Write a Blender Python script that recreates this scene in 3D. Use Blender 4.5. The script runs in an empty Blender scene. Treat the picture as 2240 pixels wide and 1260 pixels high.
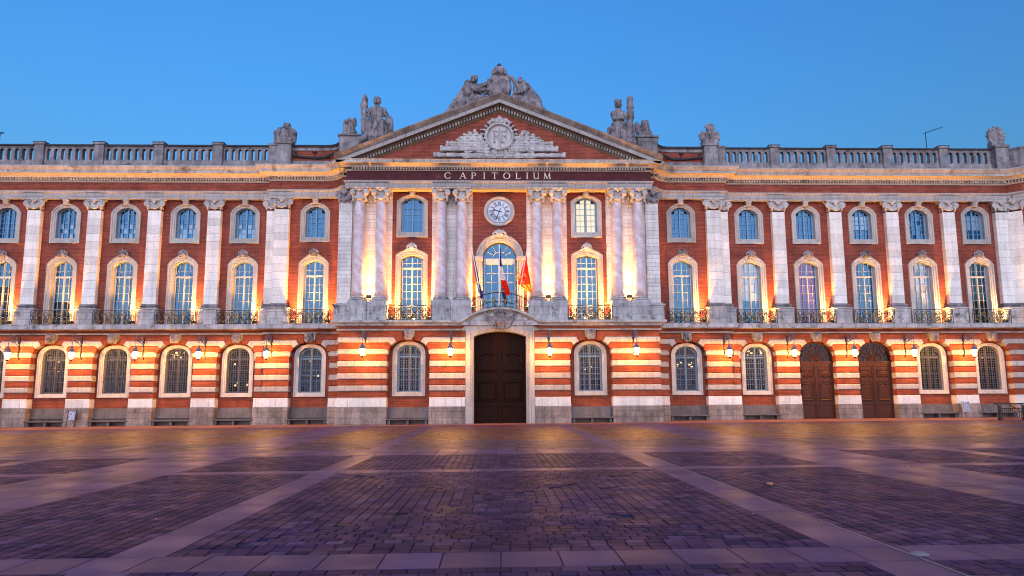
import bpy, math, random
import numpy as np
from mathutils import Vector, Matrix
random.seed(7)
SC = bpy.context.scene
COL = SC.collection
PI = math.pi

# ---------------------------------------------------------------- camera
YAW, PITCH, ROLL = 0.0263, 0.1263, -0.0048
cp, sp, cy_, sy_ = math.cos(PITCH), math.sin(PITCH), math.cos(YAW), math.sin(YAW)
fw = Vector((sy_*cp, cy_*cp, sp)); r0 = Vector((cy_, -sy_, 0)); u0 = r0.cross(fw)
r1 = r0*math.cos(ROLL) + u0*math.sin(ROLL); u1 = -r0*math.sin(ROLL) + u0*math.cos(ROLL)
cam = bpy.data.cameras.new('camera'); camo = bpy.data.objects.new('camera', cam); COL.objects.link(camo)
CAM = Vector((-0.3976, -50.2717, 1.75))
M = Matrix(((r1.x, u1.x, -fw.x, CAM.x), (r1.y, u1.y, -fw.y, CAM.y), (r1.z, u1.z, -fw.z, CAM.z), (0, 0, 0, 1)))
camo.matrix_world = M
cam.sensor_width = 36; cam.lens = 1493/2240*36; cam.shift_y = 50.2/2240
cam.clip_start = 0.1; cam.clip_end = 3000
SC.camera = camo
GS = 0.0046                                   # the square rises gently to the right

# ---------------------------------------------------------------- dusk sky
SUN_EL, SUN_ROT = math.radians(3), math.radians(166)      # the sun has just set behind the camera
W = bpy.data.worlds.new('World'); SC.world = W; W.use_nodes = True
nt = W.node_tree; nt.nodes.clear()
out = nt.nodes.new('ShaderNodeOutputWorld'); bg = nt.nodes.new('ShaderNodeBackground')
sky = nt.nodes.new('ShaderNodeTexSky'); sky.sky_type = 'NISHITA'; sky.sun_disc = False
sky.sun_elevation = SUN_EL; sky.sun_rotation = SUN_ROT
sky.altitude = 150; sky.air_density = 2.0; sky.dust_density = 0.4; sky.ozone_density = 6.6
nt.links.new(sky.outputs[0], bg.inputs[0]); nt.links.new(bg.outputs[0], out.inputs[0])
bg.inputs[1].default_value = 0.70
vs = SC.view_settings; vs.view_transform = 'Standard'; vs.look = 'None'; vs.exposure = 0.4; vs.gamma = 1; vs.use_curve_mapping = False
SC.display_settings.display_device = 'sRGB'
SC.cycles.filter_width = 1.1
# last glow of the evening sky in the west, behind the camera: very soft, low and frontal
sl = bpy.data.lights.new('evening_glow', 'SUN'); sl.energy = 3.4; sl.angle = math.radians(80); sl.color = (0.74, 0.77, 1.0)
so = bpy.data.objects.new('evening_glow', sl); COL.objects.link(so)
so.rotation_euler = (math.radians(90-12), 0, math.radians(-8))

# ---------------------------------------------------------------- materials
class NT:
    def __init__(s, name):
        s.m = bpy.data.materials.new(name); s.m.use_nodes = True
        s.t = s.m.node_tree; s.b = s.t.nodes['Principled BSDF']; s.o = s.t.nodes['Material Output']
    def n(s, t, **k):
        x = s.t.nodes.new(t)
        for a, v in k.items(): setattr(x, a, v)
        return x
    def l(s, a, b): s.t.links.new(a, b)
    def pos(s): return s.n('ShaderNodeNewGeometry').outputs['Position']
    def wallvec(s):
        q = s.n('ShaderNodeSeparateXYZ'); s.l(s.pos(), q.inputs[0])
        a = s.n('ShaderNodeMath', operation='ADD'); s.l(q.outputs[0], a.inputs[0]); s.l(q.outputs[1], a.inputs[1])
        c = s.n('ShaderNodeCombineXYZ'); s.l(a.outputs[0], c.inputs[0]); s.l(q.outputs[2], c.inputs[1]); return c.outputs[0]
    def noise(s, scale, detail=4, vec=None, stretch=None, rough=.55):
        x = s.n('ShaderNodeTexNoise'); x.inputs['Scale'].default_value = scale; x.inputs['Detail'].default_value = detail; x.inputs['Roughness'].default_value = rough
        v = vec or s.pos()
        if stretch:
            mp = s.n('ShaderNodeMapping'); mp.inputs['Scale'].default_value = stretch; s.l(v, mp.inputs[0]); v = mp.outputs[0]
        s.l(v, x.inputs['Vector']); return x.outputs['Fac']
    def ramp(s, fac, stops):
        r = s.n('ShaderNodeValToRGB'); e = r.color_ramp.elements
        while len(e) < len(stops): e.new(.5)
        for k, (p, c) in enumerate(stops):
            e[k].position = p; e[k].color = (c, c, c, 1) if isinstance(c, (int, float)) else (*c, 1)
        s.l(fac, r.inputs[0]); return r.outputs[0]
    def mix(s, a, b, fac, mode='MIX'):
        x = s.n('ShaderNodeMix', data_type='RGBA', blend_type=mode)
        for v, i in ((fac, 0), (a, 6), (b, 7)):
            if isinstance(v, (int, float)): x.inputs[i].default_value = v
            elif isinstance(v, tuple): x.inputs[i].default_value = (*v, 1)
            else: s.l(v, x.inputs[i])
        return x.outputs[2]
    def bump(s, h, strength=.3, dist=.02):
        b = s.n('ShaderNodeBump'); b.inputs['Strength'].default_value = strength; b.inputs['Distance'].default_value = dist
        s.l(h, b.inputs['Height']); s.l(b.outputs[0], s.b.inputs['Normal'])
    def col(s, c):
        if isinstance(c, tuple): s.b.inputs['Base Color'].default_value = (*c, 1)
        else: s.l(c, s.b.inputs['Base Color'])
    def rough(s, r): s.b.inputs['Roughness'].default_value = r
    def random(s):
        g = s.n('ShaderNodeNewGeometry').outputs['Random Per Island']; o = s.n('ShaderNodeObjectInfo').outputs['Random']
        a = s.n('ShaderNodeMath', operation='ADD'); s.l(g, a.inputs[0]); s.l(o, a.inputs[1])
        f = s.n('ShaderNodeMath', operation='FRACT'); s.l(a.outputs[0], f.inputs[0]); return f.outputs[0]

def brick_mat(name, c1, c2, mortar):
    k = NT(name)
    b = k.n('ShaderNodeTexBrick'); b.inputs['Scale'].default_value = 1
    b.inputs['Brick Width'].default_value = .42; b.inputs['Row Height'].default_value = .105; b.inputs['Mortar Size'].default_value = .011
    b.inputs['Mortar Smooth'].default_value = .3; b.inputs['Bias'].default_value = -.1
    b.inputs['Color1'].default_value = (*c1, 1); b.inputs['Color2'].default_value = (*c2, 1); b.inputs['Mortar'].default_value = (*mortar, 1)
    k.l(k.wallvec(), b.inputs['Vector'])
    v = k.ramp(k.noise(.7, 5), [(.3, .72), (.7, 1.18)])
    v2 = k.ramp(k.noise(1.5, 3, stretch=(2.5, 2.5, .25)), [(.3, .8), (.65, 1.08)])
    row = k.ramp(k.noise(1., 5, stretch=(.35, .35, 7), rough=.7), [(.3, .72), (.7, 1.25)])
    k.col(k.mix(k.mix(k.mix(b.outputs['Color'], v, 1.0, 'MULTIPLY'), v2, .6, 'MULTIPLY'), row, .8, 'MULTIPLY'))
    k.rough(.9); k.b.inputs['Specular IOR Level'].default_value = .1; k.bump(b.outputs['Fac'], -.5, .02)
    return k.m
def stone_mat(name, c, dark, stain=.35, scale=.8, streak=.5, joints=None, rough=.75, soot_shade=None):
    k = NT(name)
    f = k.ramp(k.noise(scale, 6, rough=.65), [(.35, 0.), (.72, 1.)])
    col = k.mix(c, dark, 0.0)
    mx = k.n('ShaderNodeMath', operation='MULTIPLY'); k.l(f, mx.inputs[0]); mx.inputs[1].default_value = stain
    col = k.mix(c, dark, mx.outputs[0])
    s = k.ramp(k.noise(1.6, 4, stretch=(2.2, 2.2, .22)), [(.42, 1.), (.72, .45)])
    col = k.mix(col, s, streak, 'MULTIPLY')
    fine = k.ramp(k.noise(9, 5), [(.3, .86), (.7, 1.1)])
    col = k.mix(col, fine, 1., 'MULTIPLY')
    blk = k.ramp(k.random(), [(0, .80), (.5, .98), (1, 1.06)])
    col = k.mix(col, blk, 1., 'MULTIPLY')
    if soot_shade:
        sf = k.ramp(k.noise(soot_shade[0], 7, rough=.7), [(soot_shade[1], 0.), (soot_shade[1]+.16, 1.)])
        col = k.mix(col, (.055, .048, .045), sf)
    if joints:
        b = k.n('ShaderNodeTexBrick'); b.inputs['Scale'].default_value = 1
        b.inputs['Brick Width'].default_value = joints[0]; b.inputs['Row Height'].default_value = joints[1]; b.inputs['Mortar Size'].default_value = .012
        b.inputs['Color1'].default_value = (1, 1, 1, 1); b.inputs['Color2'].default_value = (.88, .88, .9, 1); b.inputs['Mortar'].default_value = (.42, .4, .4, 1)
        k.l(k.wallvec(), b.inputs['Vector']); col = k.mix(col, b.outputs['Color'], 1., 'MULTIPLY')
    k.col(col); k.rough(rough); k.b.inputs['Specular IOR Level'].default_value = .2; k.bump(k.noise(14, 5), .35, .02)
    return k.m
def plain(name, c, rough=.5, metal=0., emit=None, es=0.):
    k = NT(name); k.col(c); k.rough(rough); k.b.inputs['Metallic'].default_value = metal
    if emit: k.b.inputs['Emission Color'].default_value = (*emit, 1); k.b.inputs['Emission Strength'].default_value = es
    return k.m
MT = {}
MT['brick'] = brick_mat('brick', (.285, .060, .034), (.185, .038, .024), (.28, .115, .08))
MT['brick_gf'] = brick_mat('brick_ground_floor', (.265, .054, .024), (.185, .036, .018), (.25, .095, .055))
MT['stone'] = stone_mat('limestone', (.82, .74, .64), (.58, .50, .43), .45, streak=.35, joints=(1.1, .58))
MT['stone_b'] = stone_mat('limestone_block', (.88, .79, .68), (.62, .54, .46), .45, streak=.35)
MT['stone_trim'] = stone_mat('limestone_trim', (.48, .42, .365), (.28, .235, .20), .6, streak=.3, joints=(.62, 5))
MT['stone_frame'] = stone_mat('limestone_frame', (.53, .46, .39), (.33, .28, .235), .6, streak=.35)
MT['plinth'] = stone_mat('plinth_stone', (.42, .31, .245), (.13, .095, .075), .95, .9, .8, joints=(.9, .42))
MT['bench'] = stone_mat('bench_stone', (.16, .13, .12), (.08, .066, .06), .7, 1.2, .5)
MT['weathered'] = stone_mat('weathered_stone', (.36, .31, .295), (.085, .075, .073), .9, 1.3, .8, soot_shade=(1.1, .57))
MT['carved'] = stone_mat('carved_stone', (.37, .31, .30), (.075, .065, .064), .9, 1.7, .75, soot_shade=(1.7, .55))
MT['carved_pale'] = stone_mat('carved_pale_stone', (.58, .52, .465), (.30, .26, .235), .7, 1.8, .5)
MT['cornice'] = stone_mat('cornice_stone', (.62, .54, .46), (.30, .25, .20), .7, .9, .5, joints=(1.3, 9), soot_shade=(.75, .54))
MT['cornice_u'] = stone_mat('cornice_underside', (.66, .54, .38), (.42, .32, .22), .5, 1.2, .3)
MT['coping'] = stone_mat('coping_stone', (.055, .05, .052), (.028, .027, .03), .7, 1.2, .3)
MT['pedestal'] = stone_mat('pedestal_stone', (.56, .51, .47), (.26, .235, .22), .8, 1.1, .7, joints=(.95, .5), soot_shade=(1.2, .53))
MT['rake_top'] = stone_mat('rain_stained_coping', (.40, .30, .23), (.12, .09, .075), .9, 1.1, .5, joints=(1.2, 9), soot_shade=(.9, .55))
MT['rake_u'] = stone_mat('dark_brown_soffit', (.30, .20, .12), (.14, .09, .055), .6, 1.2, .3)  # dark brown underside of the raking cornice
MT['soot_shade'] = stone_mat('shaded_gap_stone', (.10, .075, .055), (.05, .04, .032), .6, 1.4, .3)  # strip behind the dentils: shade of the gaps put into the colour
def marble():
    k = NT('pink_marble')
    w = k.n('ShaderNodeTexWave', wave_type='BANDS', bands_direction='DIAGONAL'); w.inputs['Scale'].default_value = .55; w.inputs['Distortion'].default_value = 9
    w.inputs['Detail'].default_value = 4; w.inputs['Detail Scale'].default_value = 1.3; k.l(k.pos(), w.inputs['Vector'])
    a = k.ramp(w.outputs['Fac'], [(.1, (.60, .43, .41)), (.5, (.62, .49, .47)), (.9, (.66, .56, .54))])
    n = k.ramp(k.noise(5, 8, rough=.7), [(.38, (.36, .20, .20)), (.52, (1, 1, 1))])
    k.col(k.mix(a, n, .3, 'MULTIPLY')); k.rough(.5)
    return k.m
MT['marble'] = marble()
def red_marble():
    k = NT('dark_red_marble'); n = k.ramp(k.noise(1.4, 7, rough=.7), [(.3, (.05, .010, .014)), (.58, (.085, .02, .022)), (.78, (.17, .065, .06))])
    k.col(n); k.rough(.5); k.b.inputs['Specular IOR Level'].default_value = .08; return k.m
MT['red_marble'] = red_marble()
def wood(name, a, b, sp=.12):
    k = NT(name); n = k.ramp(k.noise(6, 4, stretch=(6, 6, .5)), [(.3, a), (.7, b)]); k.col(n); k.rough(.38); k.b.inputs['Specular IOR Level'].default_value = sp; k.bump(k.noise(20, 3, stretch=(6, 6, .4)), .1, .01); return k.m
MT['wood_dark'] = wood('dark_door_wood', (.010, .0036, .0025), (.020, .007, .0045), .035)
MT['wood'] = wood('brown_door_wood', (.04, .013, .008), (.07, .024, .013))
MT['iron'] = plain('wrought_iron', (.035, .037, .05), .45, .6)
MT['iron_blue'] = plain('bluish_iron', (.09, .105, .15), .6, .1)
MT['gilt'] = plain('gilded_iron', (.30, .195, .065), .5, .4)
MT['paint_blue'] = plain('blue_window_paint', (.16, .30, .42), .5)
MT['paint_cream'] = plain('cream_window_paint', (.44, .41, .35), .5)
MT['paint_grey'] = plain('grey_window_paint', (.07, .075, .095), .5)
def glass(name, dark, refl, rough=.04, tint=(.5, .78, 1)):
    k = NT(name); k.t.nodes.remove(k.b)
    d = k.n('ShaderNodeBsdfDiffuse'); d.inputs[0].default_value = (*dark, 1)
    g = k.n('ShaderNodeBsdfGlossy'); g.inputs[0].default_value = (*tint, 1); g.inputs['Roughness'].default_value = rough
    lw = k.n('ShaderNodeLayerWeight'); lw.inputs[0].default_value = .25
    ma = k.n('ShaderNodeMath', operation='MULTIPLY_ADD'); k.l(lw.outputs['Fresnel'], ma.inputs[0]); ma.inputs[1].default_value = .35; ma.inputs[2].default_value = refl; ma.use_clamp = True
    x = k.n('ShaderNodeMixShader'); k.l(ma.outputs[0], x.inputs[0]); k.l(d.outputs[0], x.inputs[1]); k.l(g.outputs[0], x.inputs[2]); k.l(x.outputs[0], k.o.inputs[0])
    return k.m
MT['glass'] = glass('window_glass', (.010, .036, .078), .10, tint=(.27, .60, .92))
MT['glass_dark'] = glass('dark_window_glass', (.006, .005, .006), .012)
MT['glass_curtain'] = glass('curtained_glass', (.20, .25, .31), .08, tint=(.5, .8, 1))
MT['glass_violet'] = glass('violet_room_glass', (.08, .03, .10), .07, tint=(.5, .6, 1))
MT['glass_lit'] = plain('lit_room_glass', (.3, .26, .2), .3, 0, (1., .80, .42), .55)
MT['white'] = plain('white_enamel', (.78, .78, .74), .4)
MT['black'] = plain('black_paint', (.012, .012, .016), .45)
MT['letters'] = plain('gilt_letters', (.72, .60, .40), .4)

# ---------------------------------------------------------------- mesh helpers
class MB:
    def __init__(s): s.v = []; s.f = []; s.m = []; s.mi = 0
    def face(s, pts):
        b = len(s.v); s.v += [tuple(p) for p in pts]; s.f.append(tuple(range(b, b+len(pts)))); s.m.append(s.mi)
    def add(s, v, f):
        b = len(s.v); s.v += [tuple(p) for p in v]
        for q in f: s.f.append(tuple(b+i for i in q)); s.m.append(s.mi)
    def box(s, x0, x1, y0, y1, z0, z1, c=0.):
        if c <= 0:
            v = [(x, y, z) for x in (x0, x1) for y in (y0, y1) for z in (z0, z1)]
            s.add(v, [(0, 1, 3, 2), (4, 6, 7, 5), (0, 4, 5, 1), (2, 3, 7, 6), (0, 2, 6, 4), (1, 5, 7, 3)])
        else:                                   # front (-y) edges chamfered
            o = [(x0, z0), (x1, z0), (x1, z1), (x0, z1)]; i = [(x0+c, z0+c), (x1-c, z0+c), (x1-c, z1-c), (x0+c, z1-c)]
            v = [(x, y0, z) for x, z in i]+[(x, y0+c, z) for x, z in o]+[(x, y1, z) for x, z in o]
            f = [(0, 1, 2, 3), (11, 10, 9, 8)]
            for k in range(4):
                n = (k+1) % 4; f += [(4+k, 4+n, n, k), (8+k, 8+n, 4+n, 4+k)]
            s.add(v, f)
    def loft(s, loops, closed=True, cap=(False, False)):
        n = len(loops[0]); b = len(s.v)
        for L in loops: s.v += [tuple(p) for p in L]
        for i in range(len(loops)-1):
            for k in range(n if closed else n-1):
                a, c = b+i*n+k, b+i*n+(k+1) % n
                s.f.append((a, c, c+n, a+n)); s.m.append(s.mi)
        if cap[0]: s.f.append(tuple(b+k for k in reversed(range(n)))); s.m.append(s.mi)
        if cap[1]: s.f.append(tuple(b+(len(loops)-1)*n+k for k in range(n))); s.m.append(s.mi)
    def lathe(s, prof, c=(0, 0, 0), n=16, cap=True):
        s.loft([[(c[0]+r*math.cos(2*PI*k/n), c[1]+r*math.sin(2*PI*k/n), c[2]+z) for k in range(n)] for r, z in prof], True, (cap, cap))
    def tube(s, pts, r, n=5, closed=False):
        P = [Vector(p) for p in pts]; L = []; m = len(P); R = r if isinstance(r, (list, tuple)) else [r]*m
        for i in range(m):
            d = (P[(i+1) % m]-P[i-1]) if closed else (P[min(i+1, m-1)]-P[max(i-1, 0)])
            if d.length < 1e-9: d = Vector((0, 0, 1))
            d.normalize(); a = d.cross(Vector((0, 1, 0)))
            if a.length < .05: a = d.cross(Vector((1, 0, 0)))
            a.normalize(); b = d.cross(a)
            L.append([tuple(P[i]+(a*math.cos(2*PI*k/n)+b*math.sin(2*PI*k/n))*R[i]) for k in range(n)])
        if closed: L.append(L[0])
        s.loft(L, True, (not closed, not closed))
    def mirror_x(s):
        r = MB(); r.v = [(-x, y, z) for x, y, z in s.v]; r.f = [tuple(reversed(f)) for f in s.f]; r.m = list(s.m); return r
    def join(s, o, dx=0, dy=0, dz=0):
        b = len(s.v); s.v += [(x+dx, y+dy, z+dz) for x, y, z in o.v]; s.f += [tuple(b+i for i in f) for f in o.f]; s.m += [s.mi]*len(o.f)
    def mesh(s, name, mats, smooth=False):
        me = bpy.data.meshes.new(name); me.from_pydata(s.v, [], s.f)
        for x in (mats if isinstance(mats, (list, tuple)) else [mats]): me.materials.append(MT[x] if isinstance(x, str) else x)
        if len(me.materials) > 1: me.polygons.foreach_set('material_index', s.m)
        if smooth: me.polygons.foreach_set('use_smooth', [True]*len(s.f))
        me.update(); return me
def link(name, data, parent=None, loc=None, rot=None, scale=None, **props):
    o = bpy.data.objects.new(name, data); COL.objects.link(o)
    if parent: o.parent = parent
    if loc: o.location = loc
    if rot: o.rotation_euler = rot
    if scale: o.scale = scale
    for k, v in props.items(): o[k] = v
    return o
def thing(name, label, cat, loc=(0, 0, 0), rot=None, group=None, data=None, scale=None):
    o = link(name, data, None, loc, rot, scale); o['label'] = label; o['category'] = cat
    if group: o['group'] = group
    return o
def copy_tree(o, parent=None):
    c = o.copy(); COL.objects.link(c)
    if parent: c.parent = parent
    for ch in list(o.children): copy_tree(ch, c)
    return c
def both(name, mesh, parent, **props):          # a piece of the right half and its mirror image on the left
    return [link(name, mesh, parent, scale=(sx, 1, 1), **props) for sx in (1, -1)]

# ---------------------------------------------------------------- sculptor: smooth union of capsules, ellipsoids and boxes, surfaced on a grid
def sculpt(prims, h, k=.06, amp=0., freq=9., seed=0, pmin=None, pmax=None):
    bb = []
    for p in prims:
        if p[0] == 'c': a, b = np.array(p[1], float), np.array(p[2], float); R = max(p[3], p[4]); bb.append((np.minimum(a, b)-R, np.maximum(a, b)+R))
        elif p[0] in 'ex': c = np.array(p[1], float); R = max(p[2]); bb.append((c-R, c+R))
        else: c = np.array(p[1], float); R = float(np.linalg.norm(p[2])); bb.append((c-R, c+R))
    lo = np.min([b[0] for b, p in zip(bb, prims) if p[0] != 'x'], 0)-2.5*h-amp; hi = np.max([b[1] for b, p in zip(bb, prims) if p[0] != 'x'], 0)+2.5*h+amp
    if pmin is not None: lo = np.maximum(lo, pmin)
    if pmax is not None: hi = np.minimum(hi, pmax)
    n = np.ceil((hi-lo)/h).astype(int)+1
    D = np.full(n, 9., np.float32)
    ax = [lo[i]+h*np.arange(n[i]) for i in range(3)]
    def rot(e):
        m = Matrix.Identity(3)
        from mathutils import Euler
        return np.array(Euler(e).to_matrix())
    for p, (b0, b1) in zip(prims, bb):
        pad = k+2*h
        i0 = np.clip(((b0-pad-lo)/h).astype(int), 0, n-1); i1 = np.clip(((b1+pad-lo)/h).astype(int)+2, 1, n)
        if (i1 <= i0).any(): continue
        sl_ = tuple(slice(a, b) for a, b in zip(i0, i1))
        X = np.stack(np.meshgrid(*[ax[i][i0[i]:i1[i]] for i in range(3)], indexing='ij'), -1)
        if p[0] == 'c':
            a, b = np.array(p[1], float), np.array(p[2], float); ab = b-a
            t = np.clip(((X-a)@ab)/max(ab@ab, 1e-9), 0, 1)
            d = np.linalg.norm(X-a-t[..., None]*ab, axis=-1)-(p[3]+(p[4]-p[3])*t)
        else:
            Y = X-np.array(p[1], float)
            if len(p) > 3 and p[3]: Y = Y@rot(p[3])
            r = np.array(p[2], float)
            if p[0] in 'ex': d = (np.linalg.norm(Y/r, axis=-1)-1)*r.min()
            else:
                rd = p[4] if len(p) > 4 else .02
                q = np.abs(Y)-(r-rd); d = np.linalg.norm(np.maximum(q, 0), axis=-1)+np.minimum(q.max(-1), 0)-rd
        c = D[sl_]
        if p[0] == 'x': D[sl_] = np.maximum(c, -d)
        else:
            hh = np.clip(.5+.5*(c-d)/k, 0, 1); D[sl_] = c*(1-hh)+d*hh-k*hh*(1-hh)
    if amp:
        rs = np.random.RandomState(seed); G = np.meshgrid(*ax, indexing='ij')
        for q in range(5):
            w = rs.normal(size=3)*freq*(.6+.35*q); D += amp/(1+.5*q)*np.sin(G[0]*w[0]+G[1]*w[1]+G[2]*w[2]+rs.rand()*6).astype(np.float32)
    S = D < 0
    cs = [(i, j, l) for i in (0, 1) for j in (0, 1) for l in (0, 1)]
    m = n-1
    cnt = sum(S[i:i+m[0], j:j+m[1], l:l+m[2]].astype(np.int8) for i, j, l in cs)
    act = (cnt > 0) & (cnt < 8)
    idx = -np.ones(m, int); A = np.argwhere(act); idx[act] = np.arange(len(A))
    P = np.zeros((len(A), 3)); C = np.zeros(len(A))
    val = {c: D[A[:, 0]+c[0], A[:, 1]+c[1], A[:, 2]+c[2]] for c in cs}
    for c in cs:
        for d_ in range(3):
            if c[d_]: continue
            e = list(c); e[d_] = 1; e = tuple(e)
            x, y = val[c], val[e]; cr = (x < 0) != (y < 0)
            t = np.where(cr, x/np.where(cr, x-y, 1), 0)
            q = np.array(c, float)[None]+np.zeros((len(A), 3)); q[:, d_] += t
            P += q*cr[:, None]; C += cr
    P = (A+P/C[:, None])*h+lo
    F = []
    for d_ in range(3):
        a, b = [i for i in range(3) if i != d_]
        s0 = [slice(1, m[i]) for i in range(3)]; s0[d_] = slice(0, m[d_]); s1 = list(s0); s1[d_] = slice(1, m[d_]+1)
        x, y = S[tuple(s0)], S[tuple(s1)]
        for fl in (0, 1):
            E = np.argwhere((x & ~y) if fl == 0 else (~x & y))
            if not len(E): continue
            E[:, a] += 1; E[:, b] += 1
            def g(da, db):
                Q = E.copy(); Q[:, a] -= da; Q[:, b] -= db; return idx[Q[:, 0], Q[:, 1], Q[:, 2]]
            q = np.stack([g(1, 1), g(0, 1), g(0, 0), g(1, 0)], 1)
            if (fl == 0) == (d_ == 1): q = q[:, ::-1]
            F.append(q[(q >= 0).all(1)])
    F = np.concatenate(F)
    mb = MB(); mb.v = [tuple(p) for p in P.tolist()]; mb.f = [tuple(f) for f in F.tolist()]; mb.m = [0]*len(mb.f)
    return mb
# ================================================================ the town hall
HALL = thing('town_hall', 'long pink brick and white stone town hall with columned pediment lit at dusk', 'town hall')
def part(name, mb, mat, parent=None, smooth=False, **p): return link(name, mb.mesh(name, mat, smooth), parent or HALL, **p)

def arc(cx, cy, r, a0, a1, n=8): return [(cx+r*math.cos(a0+(a1-a0)*k/n), cy+r*math.sin(a0+(a1-a0)*k/n)) for k in range(n+1)]
HU = [(0, -1.4), (11.25, -1.4)]+arc(12.9, -2.35, 1.9, PI*5/6, PI/2)+[(16.62, -.45), (16.62, 0), (38.95, 0), (41.5, -2), (47, -2)]
HG = [(2.65*k/10, -3.4) for k in range(11)]+[(11.1, -3.4)]+arc(12.3, -2.35, 1.2, PI, PI/2)+[(16.9, -1.15), (16.9, -.7), (38.95, -.7), (41.5, -2.7), (47, -2.7)]
def full(h): return [(-x, y) for x, y in reversed(h[1:])]+h
def offset(path, d):
    P = [Vector(p) for p in path]; res = []
    for i, p in enumerate(P):
        ns = []
        for a, b in ((i-1, i), (i, i+1)):
            if a >= 0 and b < len(P):
                t = (P[b]-P[a]); 
                if t.length > 1e-6: t.normalize(); ns.append(Vector((t.y, -t.x)))
        m = sum(ns, Vector((0, 0)))/len(ns)
        res.append(tuple(p+m*(d/max(m.dot(m), .25))))
    return res
def sweep(mb, path, prof, zf=None):
    cols = [offset(path, o) for o, z in prof]
    mb.loft([[(cols[j][i][0], cols[j][i][1], prof[j][1]+(zf(path[i][0]) if zf else 0)) for j in range(len(prof))] for i in range(len(path))], closed=False)

# ---- arch profiles
def segz(x, hw, zs, zc):
    r = zc-zs
    if r < 1e-6: return zs
    R = (hw*hw+r*r)/(2*r); return zc-R+math.sqrt(max(R*R-x*x, 0))
def ellz(x, hw, zs, zc, n=2.4): return zs+(zc-zs)*max(1-(abs(x)/hw)**n, 0)**(1/n)
def prof(hw, z0, zs, zc, kind='seg', n=14):
    P = [(-hw, z0), (-hw, zs)]
    for k in range(1, n):
        if kind == 'seg': x = -hw+2*hw*k/n; P.append((x, segz(x, hw, zs, zc)))
        else: x = -hw*math.cos(PI*k/n); P.append((x, ellz(x, hw, zs, zc, 2.0 if kind == 'round' else 2.4)))
    return P+[(hw, zs), (hw, z0)]
def archtop(x, hw, zs, zc, kind): return segz(x, hw, zs, zc) if kind == 'seg' else ellz(x, hw, zs, zc, 2.0 if kind == 'round' else 2.4)

def wall_cols(mb, y, x0, x1, z0, z1, cols):
    x = x0
    for xc, ops in cols:
        H = ops[0][0]
        mb.face([(x, y, z0), (xc-H, y, z0), (xc-H, y, z1), (x, y, z1)])
        zb = z0; ops = sorted(ops, key=lambda o: o[1]); fb = lambda u: z0
        for o in ops+[None]:
            ft = (lambda u: z1) if o is None else (lambda u, o=o: o[1])
            N = 16
            for k in range(N):
                a, b = -H+2*H*k/N, -H+2*H*(k+1)/N
                if ft(a)-fb(a) > .001: mb.face([(xc+a, y, fb(a)), (xc+b, y, fb(b)), (xc+b, y, ft(b)), (xc+a, y, ft(a))])
            if o is not None:
                fb = lambda u, o=o: archtop(u, H, o[2], o[3], o[4])
        x = xc+H
    mb.face([(x, y, z0), (x1, y, z0), (x1, y, z1), (x, y, z1)])

def surround(hwO, z0O, zsO, zcO, hwI, z0I, zsI, zcI, kind, proud, yg):
    O, I = prof(hwO, z0O, zsO, zcO, kind), prof(hwI, z0I, zsI, zcI, kind)
    L = lambda a, b, t: [(p[0]+(q[0]-p[0])*t, p[1]+(q[1]-p[1])*t) for p, q in zip(a, b)]
    M1, M2, M3 = L(O, I, .28), L(O, I, .34), L(O, I, .72)
    mb = MB(); Y = lambda P, y: [(x, y, z) for x, z in P]
    mb.loft([Y(O, .02), Y(O, -proud), Y(M1, -proud), Y(M2, -proud*.62), Y(M3, -proud*.62), Y(L(O, I, .78), -proud*.35), Y(I, -proud*.35), Y(I, yg)])
    return mb

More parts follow.
